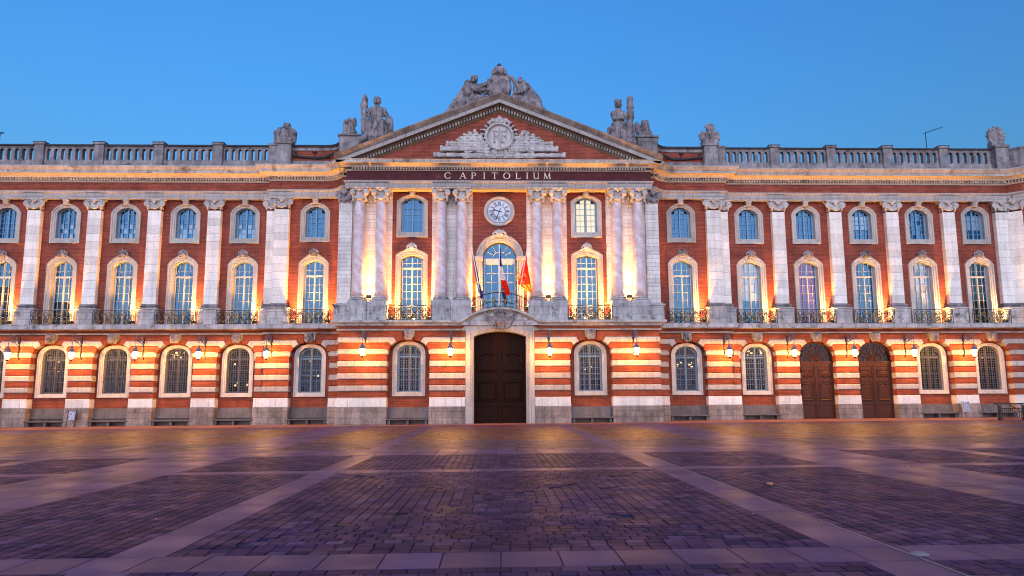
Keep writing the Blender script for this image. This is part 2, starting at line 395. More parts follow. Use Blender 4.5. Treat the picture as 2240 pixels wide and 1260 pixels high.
def joinery(hw, z0, zs, zc, kind, cols, rows, transom=None, top_rows=2, bar=.028, fr=.075, depth=.06):
    """returns frame mesh, bar mesh, pane quads of a casement window, in the plane y = 0"""
    f = MB(); O, I = prof(hw, z0, zs, zc, kind), prof(hw-fr, z0+fr, zs, zc-fr, kind)
    Y = lambda P, y: [(x, y, z) for x, z in P]
    f.loft([Y(O, 0.03), Y(O, -depth), Y(I, -depth), Y(I, .03)])
    top = lambda x: archtop(min(abs(x), hw-fr), hw-fr, zs, zc-fr, kind)
    b = MB(); zt = transom if transom else None
    mull = .06
    b.box(-mull*.8, mull*.8, -.075, .02, z0+fr, min(top(0), zt or 99)); b.box(-mull*.35, mull*.35, -.09, .0, z0+fr, top(0)-.02)
    if zt: b.box(-hw+fr, hw-fr, -.085, .02, zt-.06, zt+.06)
    panes = []
    half = cols//2; w = (hw-fr-mull-.03)/half
    xs = [mull+.02+w*k for k in range(half+1)]
    z1 = (zt-.06) if zt else None
    sides = ((1, xs), (-1, xs))
    for sg, X in sides:
        b.box(*sorted((sg*(hw-fr-.05), sg*(hw-fr))), -.06, .02, z0+fr, zs)
        for k in range(1, half):
            x = sg*X[k]; b.box(x-bar/2, x+bar/2, -.045, .01, z0+fr, (z1 or top(x)-.01))
            if zt: b.box(x-bar/2, x+bar/2, -.045, .01, zt+.06, top(x)-.01)
        zh = (z1 or zs+(zc-zs)*.0); zz = [z0+fr+(zh-z0-fr)*k/rows for k in range(rows+1)]
        for k in range(1, rows+(0 if zt else 1)): b.box(*sorted((sg*mull, sg*(hw-fr-.02))), -.043, .01, zz[k]-bar/2, zz[k]+bar/2)
        for c in range(half):
            xa, xb = sorted((sg*X[c], sg*X[c+1]))
            for k in range(rows): panes.append((xa, xb, zz[k], zz[k], zz[k+1], zz[k+1]))
            if not zt and min(top(xa), top(xb)) > zh+.03: panes.append((xa, xb, zh, zh, top(xa), top(xb)))
            if zt:
                ta, tb = top(xa), top(xb); zl = zt+.06
                for r in range(top_rows):
                    q0, q1 = r/top_rows, (r+1)/top_rows; zm = min(ta, tb)
                    mid = zl+(zm-zl)*.55
                    if r == 0: panes.append((xa, xb, zl, zl, mid, mid))
                    else: panes.append((xa, xb, mid, mid, ta, tb))
        if zt:
            x = hw-fr; zm = zt+.06+(min(top(sg*X[-1]), top(sg*X[-2]))-zt-.06)*.55
            b.box(*sorted((sg*mull*.5, sg*(hw-fr))), -.043, .01, zm-bar/2, zm+bar/2)
    return f, b, panes
def pane_mb(p, y=.012, tilt=0.):
    xa, xb, za, zb, ta, tb = p; r = random.uniform; w = .5*(xb-xa); h = .5*(ta-za)
    kx, kz = r(-tilt, tilt), r(-tilt, tilt); m = MB(); cx, cz = (xa+xb)/2, (za+ta)/2
    m.face([(x, y+(x-cx)*kx+(z-cz)*kz, z) for x, z in ((xa, za), (xb, zb), (xb, tb), (xa, ta))]); return m
PANES = [0]
def window(x, y, kit, frame_mat, bar_mat, glass_mat, single=False, name='window', lights=None):
    f, b, panes, fmesh, bmesh_ = kit
    w = link(name, fmesh[frame_mat], HALL, (x, y, 0)); link('sash', bmesh_[bar_mat], w)
    if single and PANES[0]+len(panes) <= 300:
        PANES[0] += len(panes)
        for p in panes: link('pane', pane_mb(p, tilt=.022).mesh('pane', (lights or {}).get(panes.index(p), glass_mat)), w)
    else:
        mats = [glass_mat]+sorted(set((lights or {}).values())); m = MB()
        for i, p in enumerate(panes): m.mi = mats.index((lights or {}).get(i, glass_mat)); q = pane_mb(p, tilt=.022); m.join(q)
        link('glazing', m.mesh('glazing', mats), w, kind='stuff')
    return w
def kit(*a, frames=('paint_blue',), bars=('paint_blue',), **k):
    f, b, p = joinery(*a, **k)
    return f, b, p, {m: f.mesh('window', m) for m in frames}, {m: b.mesh('sash', m) for m in bars}

WX = [18.97+4.385*i for i in range(5)]            # wing bays
PX = [21.16+4.385*i for i in range(4)]            # wing pilasters
BX, CX = 13.65, 6.28                              # curved bay, central bays

# ---- upper brick walls with their openings
UP = (.92, 13.42, 15.42, 16.08, 'seg'); LO = (.94, 7.1, 11.44, 12.05, 'seg')
mb = MB(); wall_cols(mb, 0, 16.62, 38.95, 7.0, 16.6, [(x, [UP, LO]) for x in WX])
mb.face([(16.62, -.45, 7), (16.62, 0, 7), (16.62, 0, 16.6), (16.62, -.45, 16.6)])
mb.face([(38.95, 0, 7), (41.5, -2, 7), (41.5, -2, 16.6), (38.95, 0, 16.6)]); mb.face([(41.5, -2, 7), (47, -2, 7), (47, -2, 16.6), (41.5, -2, 16.6)])
both('brick_wall', mb.mesh('brick_wall', 'brick'), HALL)
mb = MB(); wall_cols(mb, -.45, 12.9, 16.62, 7.0, 16.6, [(BX, [UP, LO])]); sweep(mb, HU[1:11], [(0, 7.0), (0, 16.6)])
both('curved_wall', mb.mesh('curved_wall', 'brick'), HALL)
CUP = (.95, 13.4, 15.83, 16.25, 'seg'); CLO = (.96, 7.1, 11.76, 12.13, 'seg'); ARW = (1.5, 7.1, 11.72, 13.2, 'round')
mb = MB(); wall_cols(mb, -2.1, -11.45, 11.45, 7.0, 16.7, [(-CX, [CUP, CLO]), (0, [ARW]), (CX, [CUP, CLO])])
part('brick_wall', mb, 'brick')

# ---- window surrounds
SUR = {}
def sur(key, *a):
    if key not in SUR: SUR[key] = surround(*a).mesh('window_surround', 'stone_frame')
    return SUR[key]
for y, xs in ((0, WX), (-.45, [BX])):
    for x in xs:
        for s in (1, -1):
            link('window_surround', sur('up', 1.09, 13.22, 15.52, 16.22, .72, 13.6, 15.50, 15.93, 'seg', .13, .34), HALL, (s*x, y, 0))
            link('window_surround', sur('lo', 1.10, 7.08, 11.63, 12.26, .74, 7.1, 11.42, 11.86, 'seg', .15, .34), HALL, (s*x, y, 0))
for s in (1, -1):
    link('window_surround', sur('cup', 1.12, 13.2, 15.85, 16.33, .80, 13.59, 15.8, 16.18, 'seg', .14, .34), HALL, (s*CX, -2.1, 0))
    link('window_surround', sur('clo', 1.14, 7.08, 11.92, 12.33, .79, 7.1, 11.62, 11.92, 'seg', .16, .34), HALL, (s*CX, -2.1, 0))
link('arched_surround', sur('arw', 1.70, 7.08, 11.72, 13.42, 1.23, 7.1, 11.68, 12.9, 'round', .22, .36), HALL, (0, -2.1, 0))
for s in (1, -1):
    mb = MB(); mb.box(*sorted((s*1.2, s*1.86)), -2.4, -2.0, 11.5, 11.62); mb.box(*sorted((s*1.2, s*1.9)), -2.44, -2.0, 11.621, 11.78); part('impost', mb, 'stone_frame')

# ---- windows
FR = ('paint_blue', 'paint_cream', 'paint_grey')
K_UP = kit(.72, 13.6, 15.50, 15.93, 'seg', 4, 5, frames=FR, bars=FR)
K_LO = kit(.74, 7.1, 11.42, 11.86, 'seg', 4, 6, 10.72, frames=FR, bars=FR, bar=.02, fr=.065)
K_CUP = kit(.80, 13.59, 15.8, 16.18, 'seg', 4, 5, frames=FR, bars=FR)
K_CLO = kit(.79, 7.1, 11.62, 11.92, 'seg', 4, 7, 10.98, frames=FR, bars=FR)
def low_left(k, n, mat): return {i: mat for i, p in enumerate(k[2]) if p[2] < n}
for s in (1, -1):
    window(s*CX, -1.78, K_CLO, 'paint_grey', 'paint_cream', 'glass', True)
    window(s*CX, -1.78, K_CUP, 'paint_blue', 'paint_blue', 'glass_lit' if s > 0 else 'glass', True)
def fan(hw, zs, zc, rings, n, bar=.035):
    b = MB(); R = hw; panes = []
    P = lambda a, r: (r*math.cos(a), zs+r*(zc-zs)/hw*math.sin(a))
    for k in range(1, n):
        a = PI*k/n; p, q = P(a, rings[0]), P(a, R-.03); b.tube([(p[0], -.03, p[1]), (q[0], -.03, q[1])], bar*.55, 4)
    for r in rings: b.tube([(P(PI*k/16, r)[0], -.03, P(PI*k/16, r)[1]) for k in range(17)], bar*.6, 4)
    return b
def fan_panes(hw, zs, zc, n, y=.012):
    res = []
    for k in range(n):
        m = MB(); A = [PI*(k+j/3)/n for j in range(4)]; t = random.uniform(-.01, .01)
        m.face([(0, y, zs)]+[(hw*math.cos(a), y+t*math.cos(a), zs+(zc-zs)*math.sin(a)) for a in A]); res.append(m)
    return res
aw = MB(); O, I = prof(1.23, 7.3, 11.68, 12.9, 'round'), prof(1.14, 7.4, 11.68, 12.81, 'round'); Yv = lambda P, y: [(x, y, z) for x, z in P]
aw.loft([Yv(O, .03), Yv(O, -.07), Yv(I, -.07), Yv(I, .03)])
AWIN = link('arched_window', aw.mesh('arched_window', 'paint_grey'), HALL, (0, -1.76, 0))
b = fan(1.14, 11.72, 12.82, [.5], 6); b.box(-1.14, 1.14, -.1, .02, 11.28, 11.70); b.box(-.11, .11, -.09, .02, 7.4, 11.28)
awp = []
for s in (1, -1):
    b.box(*sorted((s*1.06, s*1.14)), -.07, .02, 7.4, 11.28)
    b.box(s*.58-.02, s*.58+.02, -.05, .01, 7.4, 11.28)
    zz = [7.4+(11.28-7.4)*k/6 for k in range(7)]
    for k in range(1, 6): b.box(*sorted((s*.1, s*1.1)), -.05, .01, zz[k]-.02, zz[k]+.02)
    for c in ((.11, .58), (.58, 1.06)):
        for k in range(6):
            xa, xb = sorted((s*c[0], s*c[1])); awp.append((xa, xb, zz[k], zz[k], zz[k+1], zz[k+1]))
link('sash', b.mesh('sash', 'paint_cream'), AWIN)
for p in awp: link('pane', pane_mb(p, tilt=.022).mesh('pane', 'glass'), AWIN); PANES[0] += 1
for m in fan_panes(1.14, 11.70, 12.82, 6): link('pane', m.mesh('pane', 'glass'), AWIN); PANES[0] += 1
for s in (1, -1): window(s*BX, -.13, K_LO, 'paint_blue', 'paint_cream', 'glass', True)
for i, x in enumerate(WX):
    for s in (1, -1):
        g = 'glass'; L = None
        if s < 0 and i == 4: L = low_left(K_LO, 9.8, 'glass_dark')
        if s < 0 and i == 3: L = low_left(K_LO, 8.9, 'glass_dark')
        if s > 0 and i == 0: L = low_left(K_LO, 8.5, 'glass'); g = 'glass_curtain'
        if s > 0 and i == 1: g = 'glass_violet'
        if s > 0 and i in (3, 4): g = 'glass_curtain' if i == 3 else 'glass'; L = low_left(K_LO, 8.6, 'glass_dark') if i == 4 else None
        window(s*x, .32, K_LO, 'paint_blue', 'paint_cream', g, i == 0, lights=L)
for x, y in [(BX, -.13)]+[(x, .32) for x in WX]:
    for s in (1, -1):
        L = None
        if s < 0 and x in WX[:4]: L = {i: 'glass_curtain' for i, p in enumerate(K_UP[2]) if p[2] < 14.7 and (i*7+int(x)) % 5 < 3}
        if s > 0 and x in (WX[2], WX[4]): L = {i: 'glass_curtain' for i, p in enumerate(K_UP[2]) if 14.3 < p[2] < 15.4}
        window(s*x, y, K_UP, 'paint_blue', 'paint_blue', 'glass', False, lights=L)

# ---- ground floor: banded rustication, course by course
ZJ = [6.36, 5.92, 5.55, 5.10, 4.74, 4.28, 3.88, 3.44, 3.04, 2.61, 2.23, 1.79]
JT = {6.36: (.37, .37), 5.92: (.90, .72), 5.55: (1.25, 1.06), 5.10: (1.44, 1.25)}
cum = [0]
for a, b2 in zip(HG, HG[1:]): cum.append(cum[-1]+math.hypot(b2[0]-a[0], b2[1]-a[1]))
def gp(s, off=0., _c={}):
    if off not in _c: _c[off] = offset(HG, off)
    Q = _c[off]
    for i in range(len(HG)-1):
        if abs(s-cum[i]) < 1e-6: return Q[i]
        if s < cum[i+1] or i == len(HG)-2:
            L_ = cum[i+1]-cum[i]; t = (s-cum[i])/L_; tx, ty = (HG[i+1][0]-HG[i][0])/L_, (HG[i+1][1]-HG[i][1])/L_
            return (HG[i][0]+tx*(s-cum[i])+ty*off, HG[i][1]+ty*(s-cum[i])-tx*off)
def s_of(x):
    for i in reversed(range(len(HG)-1)):
        if HG[i][0] <= x <= HG[i+1][0] and HG[i+1][0]-HG[i][0] > .2: return cum[i]+(x-HG[i][0])/(HG[i+1][0]-HG[i][0])*(cum[i+1]-cum[i])
def course(sa, wa, sb, wb, zb, zt, a=1.32, off=0., depth=.58, ch=.048, straight=False):
    """one course of a pier between window wa (left, s of its centre or None) and wb"""
    arch = lambda u: 4.42+1.30*max(1-(u/a)**2.6, 0)**(1/2.6)
    def J(z):
        t, u = JT.get(z, (a, a))
        if z in JT and z < 6: t, u = t+(a-1.32), u+(a-1.32)
        return t, u
    def ends(u):                                  # u = distance from the window centre
        if straight: return zb, zt
        tt, ut = J(zt); tb, ub = J(zb)
        zt_, zb_ = zt, zb
        if u < tt and tt > ut: f = (u-ut)/(tt-ut); zt_ = arch(ut)+(zt-arch(ut))*f
        if zb < 4.45: zb_ = zb
        elif u < ub: zb_ = arch(u) if u < a else zb
        elif u < tb and tb > ub: f = (u-ub)/(tb-ub); zb_ = arch(ub)+(zb-arch(ub))*f
        return zb_, max(zt_, zb_)
    br = {}
    s0 = sa if wa is None else wa+(a if straight else J(zt)[1]); s1 = sb if wb is None else wb-(a if straight else J(zt)[1])
    S = {s0, s1}
    for w, sg in ((wa, 1), (wb, -1)):
        if w is None or straight: continue
        for z in (zb, zt):
            for q in J(z): S.add(w+sg*q)
        ut, ub = J(zt)[1], J(zb)[1]
        for k in range(1, 6): S.add(w+sg*(ut+(ub-ut)*k/6))
    for c in cum: S.add(c)
    S = sorted(s for s in S if s0-1e-6 <= s <= s1+1e-6)
    S = [s for i, s in enumerate(S) if i == 0 or s-S[i-1] > 1e-4]
    mid = (S[0]+S[-1])/2
    mb = MB(); L = []
    for i, s in enumerate(S):
        zb_, zt_ = zb, zt
        if wa is not None and s-wa < 2.2 and s < mid: zb_, zt_ = ends(s-wa)
        if wb is not None and wb-s < 2.2 and s >= mid: zb_, zt_ = ends(wb-s)
        c = min(ch, (zt_-zb_)/2)
        sf = s+(ch if i == 0 else -ch if i == len(S)-1 else 0)
        f, e, k = gp(sf, off), gp(s, off-ch), gp(s, off-depth)
        L.append([(*k, zb_), (*e, zb_), (*f, zb_+c), (*f, zt_-c), (*e, zt_), (*k, zt_)])
    mb.loft(L, closed=False)
    for Q in (L[0], L[-1]): mb.face(Q)
    return mb
SW = [s_of(CX), s_of(BX)]+[s_of(x) for x in WX]
AW = [1.42, 1.34]+[1.32]*5
PIERS = [(2.36, None, None, 0)]+[(None, i, None, i+1) for i in range(6)]+[(None, 6, cum[-1]-1, None)]
for sa, wi, sb, wj in PIERS:
    wa = None if wi is None else SW[wi]; wb = None if wj is None else SW[wj]
    a = AW[wi] if wi is not None else AW[wj]
    for j in range(len(ZJ)-1):
        zt, zb = ZJ[j], ZJ[j+1]; stone = j % 2 == 1
        m = course(sa, wa, sb, wb, zb, zt, a=a, off=0. if stone else -.05)
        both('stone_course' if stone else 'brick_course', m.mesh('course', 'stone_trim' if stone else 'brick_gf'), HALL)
    m = course(sa, wa, sb, wb, 1.13, 1.79, a=a, off=.03, straight=True); both('stone_course', m.mesh('course', 'stone'), HALL)
    for zb, zt, o in ((.52, 1.13, .06), (-.6, .52, .075)):
        m = course(sa, wa, sb, wb, zb, zt, a=a, off=o, straight=True, ch=.012); both('plinth_course', m.mesh('plinth_course', 'plinth'), HALL)

# ---- recesses with barred windows, doors
GWO = (.95, 2.02, 4.70, 5.52, 'ell')
RECY = {}
def recess(x, y):                                 # brick back wall of an arched recess
    mb = MB(); wall_cols(mb, y, x-1.62, x+1.62, 1.1, 5.95, [(x, [GWO])]); return mb
bays = [(CX, -3.4)]+[(BX, -1.15)]+[(x, -.7) for x in WX]
K_GF = kit(.82, 2.17, 4.72, 5.42, 'ell', 4, 6, 4.62, frames=('paint_blue', 'paint_grey'), bars=('paint_blue', 'paint_grey'))
SG = surround(1.13, 1.88, 4.68, 5.63, .82, 2.17, 4.72, 5.42, 'ell', .12, .30).mesh('window_surround', 'stone_frame')
gr = MB(); T = lambda x: ellz(min(abs(x), .81), .82, 4.72, 5.42)
for k in range(-4, 5): x = k*.165; gr.tube([(x, 0, 2.17), (x, 0, T(x))], .016, 4)
for k in range(19):
    z = 2.28+k*.17
    if z > 5.3: break
    h = .82
    while h > .1 and T(h) < z: h -= .02
    gr.tube([(-h, -.012, z), (h, -.012, z)], .013, 4)
GRILLE = gr.mesh('window_grille', 'iron_blue')
GRILLE_G = gr.mesh('window_grille', 'paint_grey')
GLINT_RND = random.Random(3)
MT['warm_glint'] = plain('pane_glint', (.8, .6, .3), .4, 0, (1., .62, .25), 1.6)  # glowing quads on the panes, painted reflections of lights across the square
for bi, (x, yf) in enumerate(bays):
    for s in (1, -1):
        if s > 0 and bi in (3, 4): continue       # the two arched doors
        y = yf+.55
        both_m = recess(0, 0); link('brick_recess', both_m.mesh('brick_recess', 'brick_gf'), HALL, (s*x, y, 0))
        link('window_surround', SG, HALL, (s*x, y, 0))
        blue = bi < 2 or (s > 0 and bi == 2)
        w = window(s*x, y+.28, K_GF, 'paint_blue' if blue else 'paint_grey', 'paint_blue' if blue else 'paint_grey', 'glass_dark', False, lights=None)
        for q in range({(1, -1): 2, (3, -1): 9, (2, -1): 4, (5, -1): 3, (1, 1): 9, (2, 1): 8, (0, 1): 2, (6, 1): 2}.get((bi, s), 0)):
            top_ = (bi, s) in ((3, -1), (2, 1)); u, v = GLINT_RND.uniform(-.6, .6), (GLINT_RND.uniform(4.75, 5.15) if top_ else GLINT_RND.choice((3.95, 4.1, 4.25)) if (bi, s) == (1, 1) else GLINT_RND.uniform(2.6, 4.6))
            rm = MB(); hh = GLINT_RND.uniform(.025, .06); rm.face([(u-hh*1.3, 0, v-hh), (u+hh*1.3, 0, v-hh), (u+hh, 0, v+hh), (u-hh, 0, v+hh)]); link('pane_glint', rm.mesh('pane_glint', 'warm_glint'), w, (0, .008, 0))
        link('window_grille', GRILLE if blue else GRILLE_G, HALL, (s*x, y-.02, 0))
        m = MB(); m.loft([[(-1.35, -.12, .40), (1.35, -.12, .40)], [(-1.35, .02, 1.12), (1.35, .02, 1.12)], [(-1.35, .12, 1.12), (1.35, .12, 1.12)]], closed=False)
        link('bench_back', m.mesh('bench_back', 'bench'), HALL, (s*x, y-.03, 0))
        m = MB(); m.face([(-1.4, 0, -.6), (1.4, 0, -.6), (1.4, 0, .5), (-1.4, 0, .5)]); link('recess_base', m.mesh('recess_base', 'bench'), HALL, (s*x, y+.0, 0))

def panel_shape(x0, x1, z0, z1, kind):            # outline of a door panel, with curved top (or top and bottom)
    n = 12; top = []; w = x1-x0
    for k in range(n+1):
        t = k/n; d = .05*math.cos(4*PI*t)-.05 if kind != 'flat' else 0
        top.append((x0+w*t, z1+d+(.03 if kind != 'flat' and .2 < t < .8 else 0)))
    bot = [(x0+w*k/n, z0-((.05*math.cos(4*PI*k/n)-.05) if kind == 'both' else 0)) for k in range(n+1)]
    return bot+top[::-1]
def raised(x0, x1, z0, z1, kind, d=.05):
    P = panel_shape(x0, x1, z0, z1, kind); cx, cz = (x0+x1)/2, (z0+z1)/2
    sc = lambda k: [(cx+(x-cx)*(1-2*k/(x1-x0)), cz+(z-cz)*(1-2*k/(z1-z0))) for x, z in P]
    m = MB(); Y = lambda Q, y: [(x, y, z) for x, z in Q]
    m.loft([Y(P, .0), Y(P, -d), Y(sc(.04), -d*1.35), Y(sc(.09), -d*.6), Y(sc(.12), -d*.2), Y(sc(.19), -d*.75), Y(sc(.22), -d*.75)], cap=(False, True)); return m
def double_door(name, x, y, hw, z0, z1, mat, rows, kick):
    m = MB(); m.box(-hw, hw, 0, .12, z0, z1)
    d = link(name, m.mesh(name, mat), HALL, (x, y, 0))
    fr = MB()
    for s in (1, -1):
        fr.box(*sorted((s*.02, s*.13)), -.045, .0, z0, z1); fr.box(*sorted((s*(hw-.14), s*hw)), -.045, .0, z0, z1)
        for zc, h in rows['rails']: fr.box(*sorted((s*.13, s*(hw-.14))), -.045, .0, zc-h, zc+h)
    fr.box(-.05, .05, -.085, -.001, z0, z1)
    link('door_frame', fr.mesh('door_frame', mat), d)
    for s in (1, -1):
        for a, b2, k in rows['panels']:
            xa, xb = sorted((s*.24, s*(hw-.25))); link('door_panel', raised(xa, xb, a, b2, k).mesh('door_panel', mat), d)
        kb = MB(); kb.box(*sorted((s*.16, s*(hw-.16))), -.03, .0, z0+.25, kick, .015); link('kick_board', kb.mesh('kick_board', mat), d)
    return d
# great door
D = double_door('main_door', 0, -2.5, 1.8, -.05, 5.2, 'wood_dark', {'rails': [(1.25, .1), (3.1, .12), (5.1, .1)], 'panels': [(1.5, 2.85, 'flat'), (3.45, 4.8, 'both')]}, 1.1)
m = MB(); m.box(-1.8, 1.8, -.06, .1, 5.2, 5.34); m.box(-1.8, 1.8, -.1, .1, 5.341, 5.42)
for k in range(4): m.box(-1.8, 1.8, -.02-.008*(k % 2), .1, 5.42+.23*k, 5.42+.23*(k+1))
link('door_transom', m.mesh('door_transom', 'wood_dark'), D)
# arched side doors in the right wing
for i in (1, 2):
    x = WX[i]; y = -.7+.52
    d = double_door('arched_door', x, y, 1.36, -.05, 4.05, 'wood', {'rails': [(1.22, .09), (2.9, .1), (3.98, .07)], 'panels': [(1.42, 2.7, 'top'), (3.12, 3.72, 'both')]}, 1.08)
    m = MB(); m.box(-1.36, 1.36, -.07, .1, 4.05, 4.2); m.box(-1.4, 1.4, -.13, .1, 4.201, 4.30); m.tube([(-.32+.64*k/8, -.05, 4.3+.2*math.sin(PI*k/8)) for k in range(9)], .07, 5)
    link('door_transom', m.mesh('door_transom', 'wood'), d)
    f = fan(1.3, 4.36, 5.66, [.28, .66, 1.0], 9, .05); O, I = prof(1.36, 4.25, 4.36, 5.72, 'round'), prof(1.27, 4.25, 4.36, 5.63, 'round')
    f.loft([Yv(O, .03), Yv(O, -.06), Yv(I, -.06), Yv(I, .03)])
    link('fanlight', f.mesh('fanlight', 'wood'), d)
    for j, pm in enumerate(fan_panes(1.3, 4.32, 5.66, 9)): link('fan_pane', pm.mesh('fan_pane', 'glass_dark'), d)
    m = MB(); m.face([(-1.7, .2, -.6), (1.7, .2, -.6), (1.7, .2, 6), (-1.7, .2, 6)]); link('door_back', m.mesh('door_back', 'brick_gf'), d)

# ---- portal
PF = lambda x: segz(min(abs(x), 2.65), 2.65, 0, .90)
def portal():
    n = 20; O = [(-2.36, -.6), (-2.36, 6.2)]; I = [(-1.8, -.6), (-1.8, 5.95)]
    for k in range(n+1):
        x = -2.36+4.72*k/n; O.append((x, 6.37+PF(x)-(.0))); xi = -1.8+3.6*k/n; I.append((xi, segz(xi, 1.8, 5.95, 6.32)))
    O += [(2.36, 6.2), (2.36, -.6)]; I += [(1.8, 5.95), (1.8, -.6)]
    Z = lambda a, b, t: [(p[0]+(q[0]-p[0])*t, p[1]+(q[1]-p[1])*t) for p, q in zip(a, b)]
    I2 = [(p[0]+(.3 if p[0] > 0 else -.3)*min(1, abs(p[0])/1.8), p[1]+(.30 if p[1] > 5 else 0)) for p in I]
    I3 = Z(I, I2, .5)
    mb = MB(); Y = lambda P, y: [(x, y, z) for x, z in P]
    mb.loft([Y(O, -3.0), Y(O, -3.46), Y(Z(O, I2, .75), -3.46), Y(I2, -3.54), Y(Z(I2, I3, .5), -3.54), Y(I3, -3.49), Y(Z(I3, I, .4), -3.49), Y(Z(I3, I, .55), -3.44), Y(I, -3.44), Y(I, -2.45)], closed=False)
    return mb
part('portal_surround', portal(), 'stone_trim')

# ---- string course over the ground floor, arching over the portal
FG = full(HG)
mb = MB(); sweep(mb, FG, [(-.02, 6.36), (.08, 6.36), (.11, 6.41), (.07, 6.46), (.02, 6.46)], PF); part('string_moulding', mb, 'cornice')
mb = MB(); sweep(mb, FG, [(.03, 6.455), (.03, 6.67)], PF); part('brick_frieze', mb, 'brick_gf')
mb = MB(); sweep(mb, FG, [(.02, 6.665), (.09, 6.67), (.12, 6.73), (.24, 6.83), (.38, 6.87), (.38, 6.89), (.41, 6.895), (.41, 7.02), (.38, 7.05), (-.35, 7.06)], PF); part('string_course', mb, 'cornice')
mb = MB(); mb.box(11.6, 47, -1.3, .5, 6.7, 7.045); mb.box(11.3, 17.2, -1.7, -1.3, 6.7, 7.044); both('balcony_floor', mb.mesh('balcony_floor', 'pedestal'), HALL)
mb = MB(); mb.box(-11.2, 11.2, -3.6, -1.6, 6.7, 7.045); mb.box(-1.9, 1.9, -3.5, -1.7, 7.046, 7.55); part('balcony_floor', mb, 'pedestal')

# ---- pilasters, block by block
BLK = []
def block(w, h, dpt):
    m = MB(); m.box(-w/2, w/2, -dpt, .05, 0, h, .010); return m.mesh('stone_block', 'stone_b')
BM = {}
def pilaster(x, y, w, dpt, z0=8.62, z1=15.64, n=12, sx=1):
    h = (z1-z0)/n; key = (w, dpt)
    core = MB(); core.box(-w/2+.012, w/2-.012, -dpt+.014, .05, z0, z1)
    p = link('pilaster', core.mesh('pilaster', 'pedestal'), HALL, (x, y, 0))
    if key not in BM: BM[key] = block(w, h-.013, dpt)
    for k in range(n): link('stone_block', BM[key], p, (0, random.uniform(-.004, .004), z0+k*h+.0065))
    b = MB()
    for a, c, e in ((8.30, 8.38, .12), (8.381, 8.46, .09), (8.461, 8.54, .13), (8.541, 8.62, .05)): b.box(-w/2-e, w/2+e, -dpt-e, .05, a, c, .015)
    link('pilaster_base', b.mesh('pilaster_base', 'weathered'), p)
    m = MB(); e = .24; m.box(-w/2-e, w/2+e, -dpt-.22, .05, 7.05, 8.2, .02); m.box(-w/2-e-.05, w/2+e+.05, -dpt-.27, .05, 8.201, 8.30, .02)
    link('pedestal', m.mesh('pedestal', 'pedestal'), p)
    return p
def spiral(cx, cz, y, R, sg, r=.05, n=16, turns=1.6):
    P = [(cx+sg*R*(1-.72*k/n)*math.cos(PI/2-turns*2*PI*k/n), y, cz+R*(1-.72*k/n)*math.sin(PI/2-turns*2*PI*k/n)) for k in range(n+1)]
    return [('c', P[k], P[k+1], r*(1-.4*k/n), r*(1-.4*(k+1)/n)) for k in range(n)]
def capital_mb(w, d, z=15.64, h=.036, cols=False):
    t = 16.52; P = [('b', (0, -d/2+.02, t-.05), (w/2+.24, d/2+.17, .05), None, .02), ('b', (0, -d/2+.03, t-.15), (w/2+.15, d/2+.1, .06), None, .03),
        ('b', (0, -d/2+.05, t-.45), (w/2+.02, d/2+.03, .3), None, .05)]
    for s in (1, -1):
        P += spiral(s*(w/2+.06), t-.38, -d-.10, .21, s, .055); P.append(('e', (s*(w/2+.06), -d-.02, t-.38), (.2, .12, .2)))
        P += [('c', (s*(w/2+.02), -d-.06, t-.6), (s*(w/2), -d-.03, t-.82), .09, .045)]
    for k in range(8):
        a, b2 = -1+2*k/8, -1+2*(k+1)/8; zc = lambda u: t-.74+.24*u*u
        P.append(('c', (a*w*.42, -d-.07, zc(a)), (b2*w*.42, -d-.07, zc(b2)), .075-.03*abs(a), .075-.03*abs(b2)))
    P += [('e', (0, -d-.12, t-.2), (.13, .09, .16))]+[('c', (0, -d-.1, t-.28), (q*.2, -d-.1, t-.1), .03, .04) for q in (-1, 0, 1)]
    return sculpt(P, h, .018, amp=.010, freq=34)
CAPM = {}
def capital(p, w, d, y=0.):
    if (w, d) not in CAPM: CAPM[(w, d)] = capital_mb(w, d).mesh('capital', 'carved_pale', True)
    link('capital', CAPM[(w, d)], p, (0, y, 0))
for s in (1, -1):
    for x in PX: capital(pilaster(s*x, 0, .96, .36), .96, .36)
    p = pilaster(s*16.06, -.45, 1.08, .36); capital(p, 1.08, .36)
    p = pilaster(s*16.97, 0, .66, .36); capital(p, .66, .36)
    p = pilaster(s*38.45, 0, 1.0, .36); capital(p, 1.0, .36)
    # second half of the bent pilaster follows the turning wall
    p = pilaster(s*39.42, -.37, 1.0, .36); p.rotation_euler = (0, 0, -s*math.atan2(2, 2.55)); capital(p, 1.0, .36)

# ---- corner piers and ashlar behind the columns
for s in (1, -1):
    for (xa, xb, yf) in ((10.55, 11.5, -2.36), (7.7, 10.54, -2.22), (1.95, 4.85, -2.22)):
        n = 12; h = (16.6-8.4)/14
        for k in range(14):
            m = MB(); m.box(xa, xb, yf, -.9 if xa > 10 else -2.0, 8.4+k*h+.004, 8.4+(k+1)*h-.004, .012)
            link('ashlar_course', m.mesh('ashlar_course', 'stone'), HALL, scale=(s, 1, 1))
    m = MB(); m.box(10.58, 11.62, -2.75, -1.5, 7.05, 8.15, .02); m.box(10.52, 11.7, -2.82, -1.5, 8.151, 8.28, .02); m.box(10.5, 11.62, -2.55, -1.6, 8.281, 8.40, .02)
    link('pedestal', m.mesh('pedestal', 'pedestal'), HALL, scale=(s, 1, 1))
    m = capital_mb(.7, .2); link('corner_capital', m.mesh('capital', 'carved', True), HALL, (s*11.12, -2.25, 0))

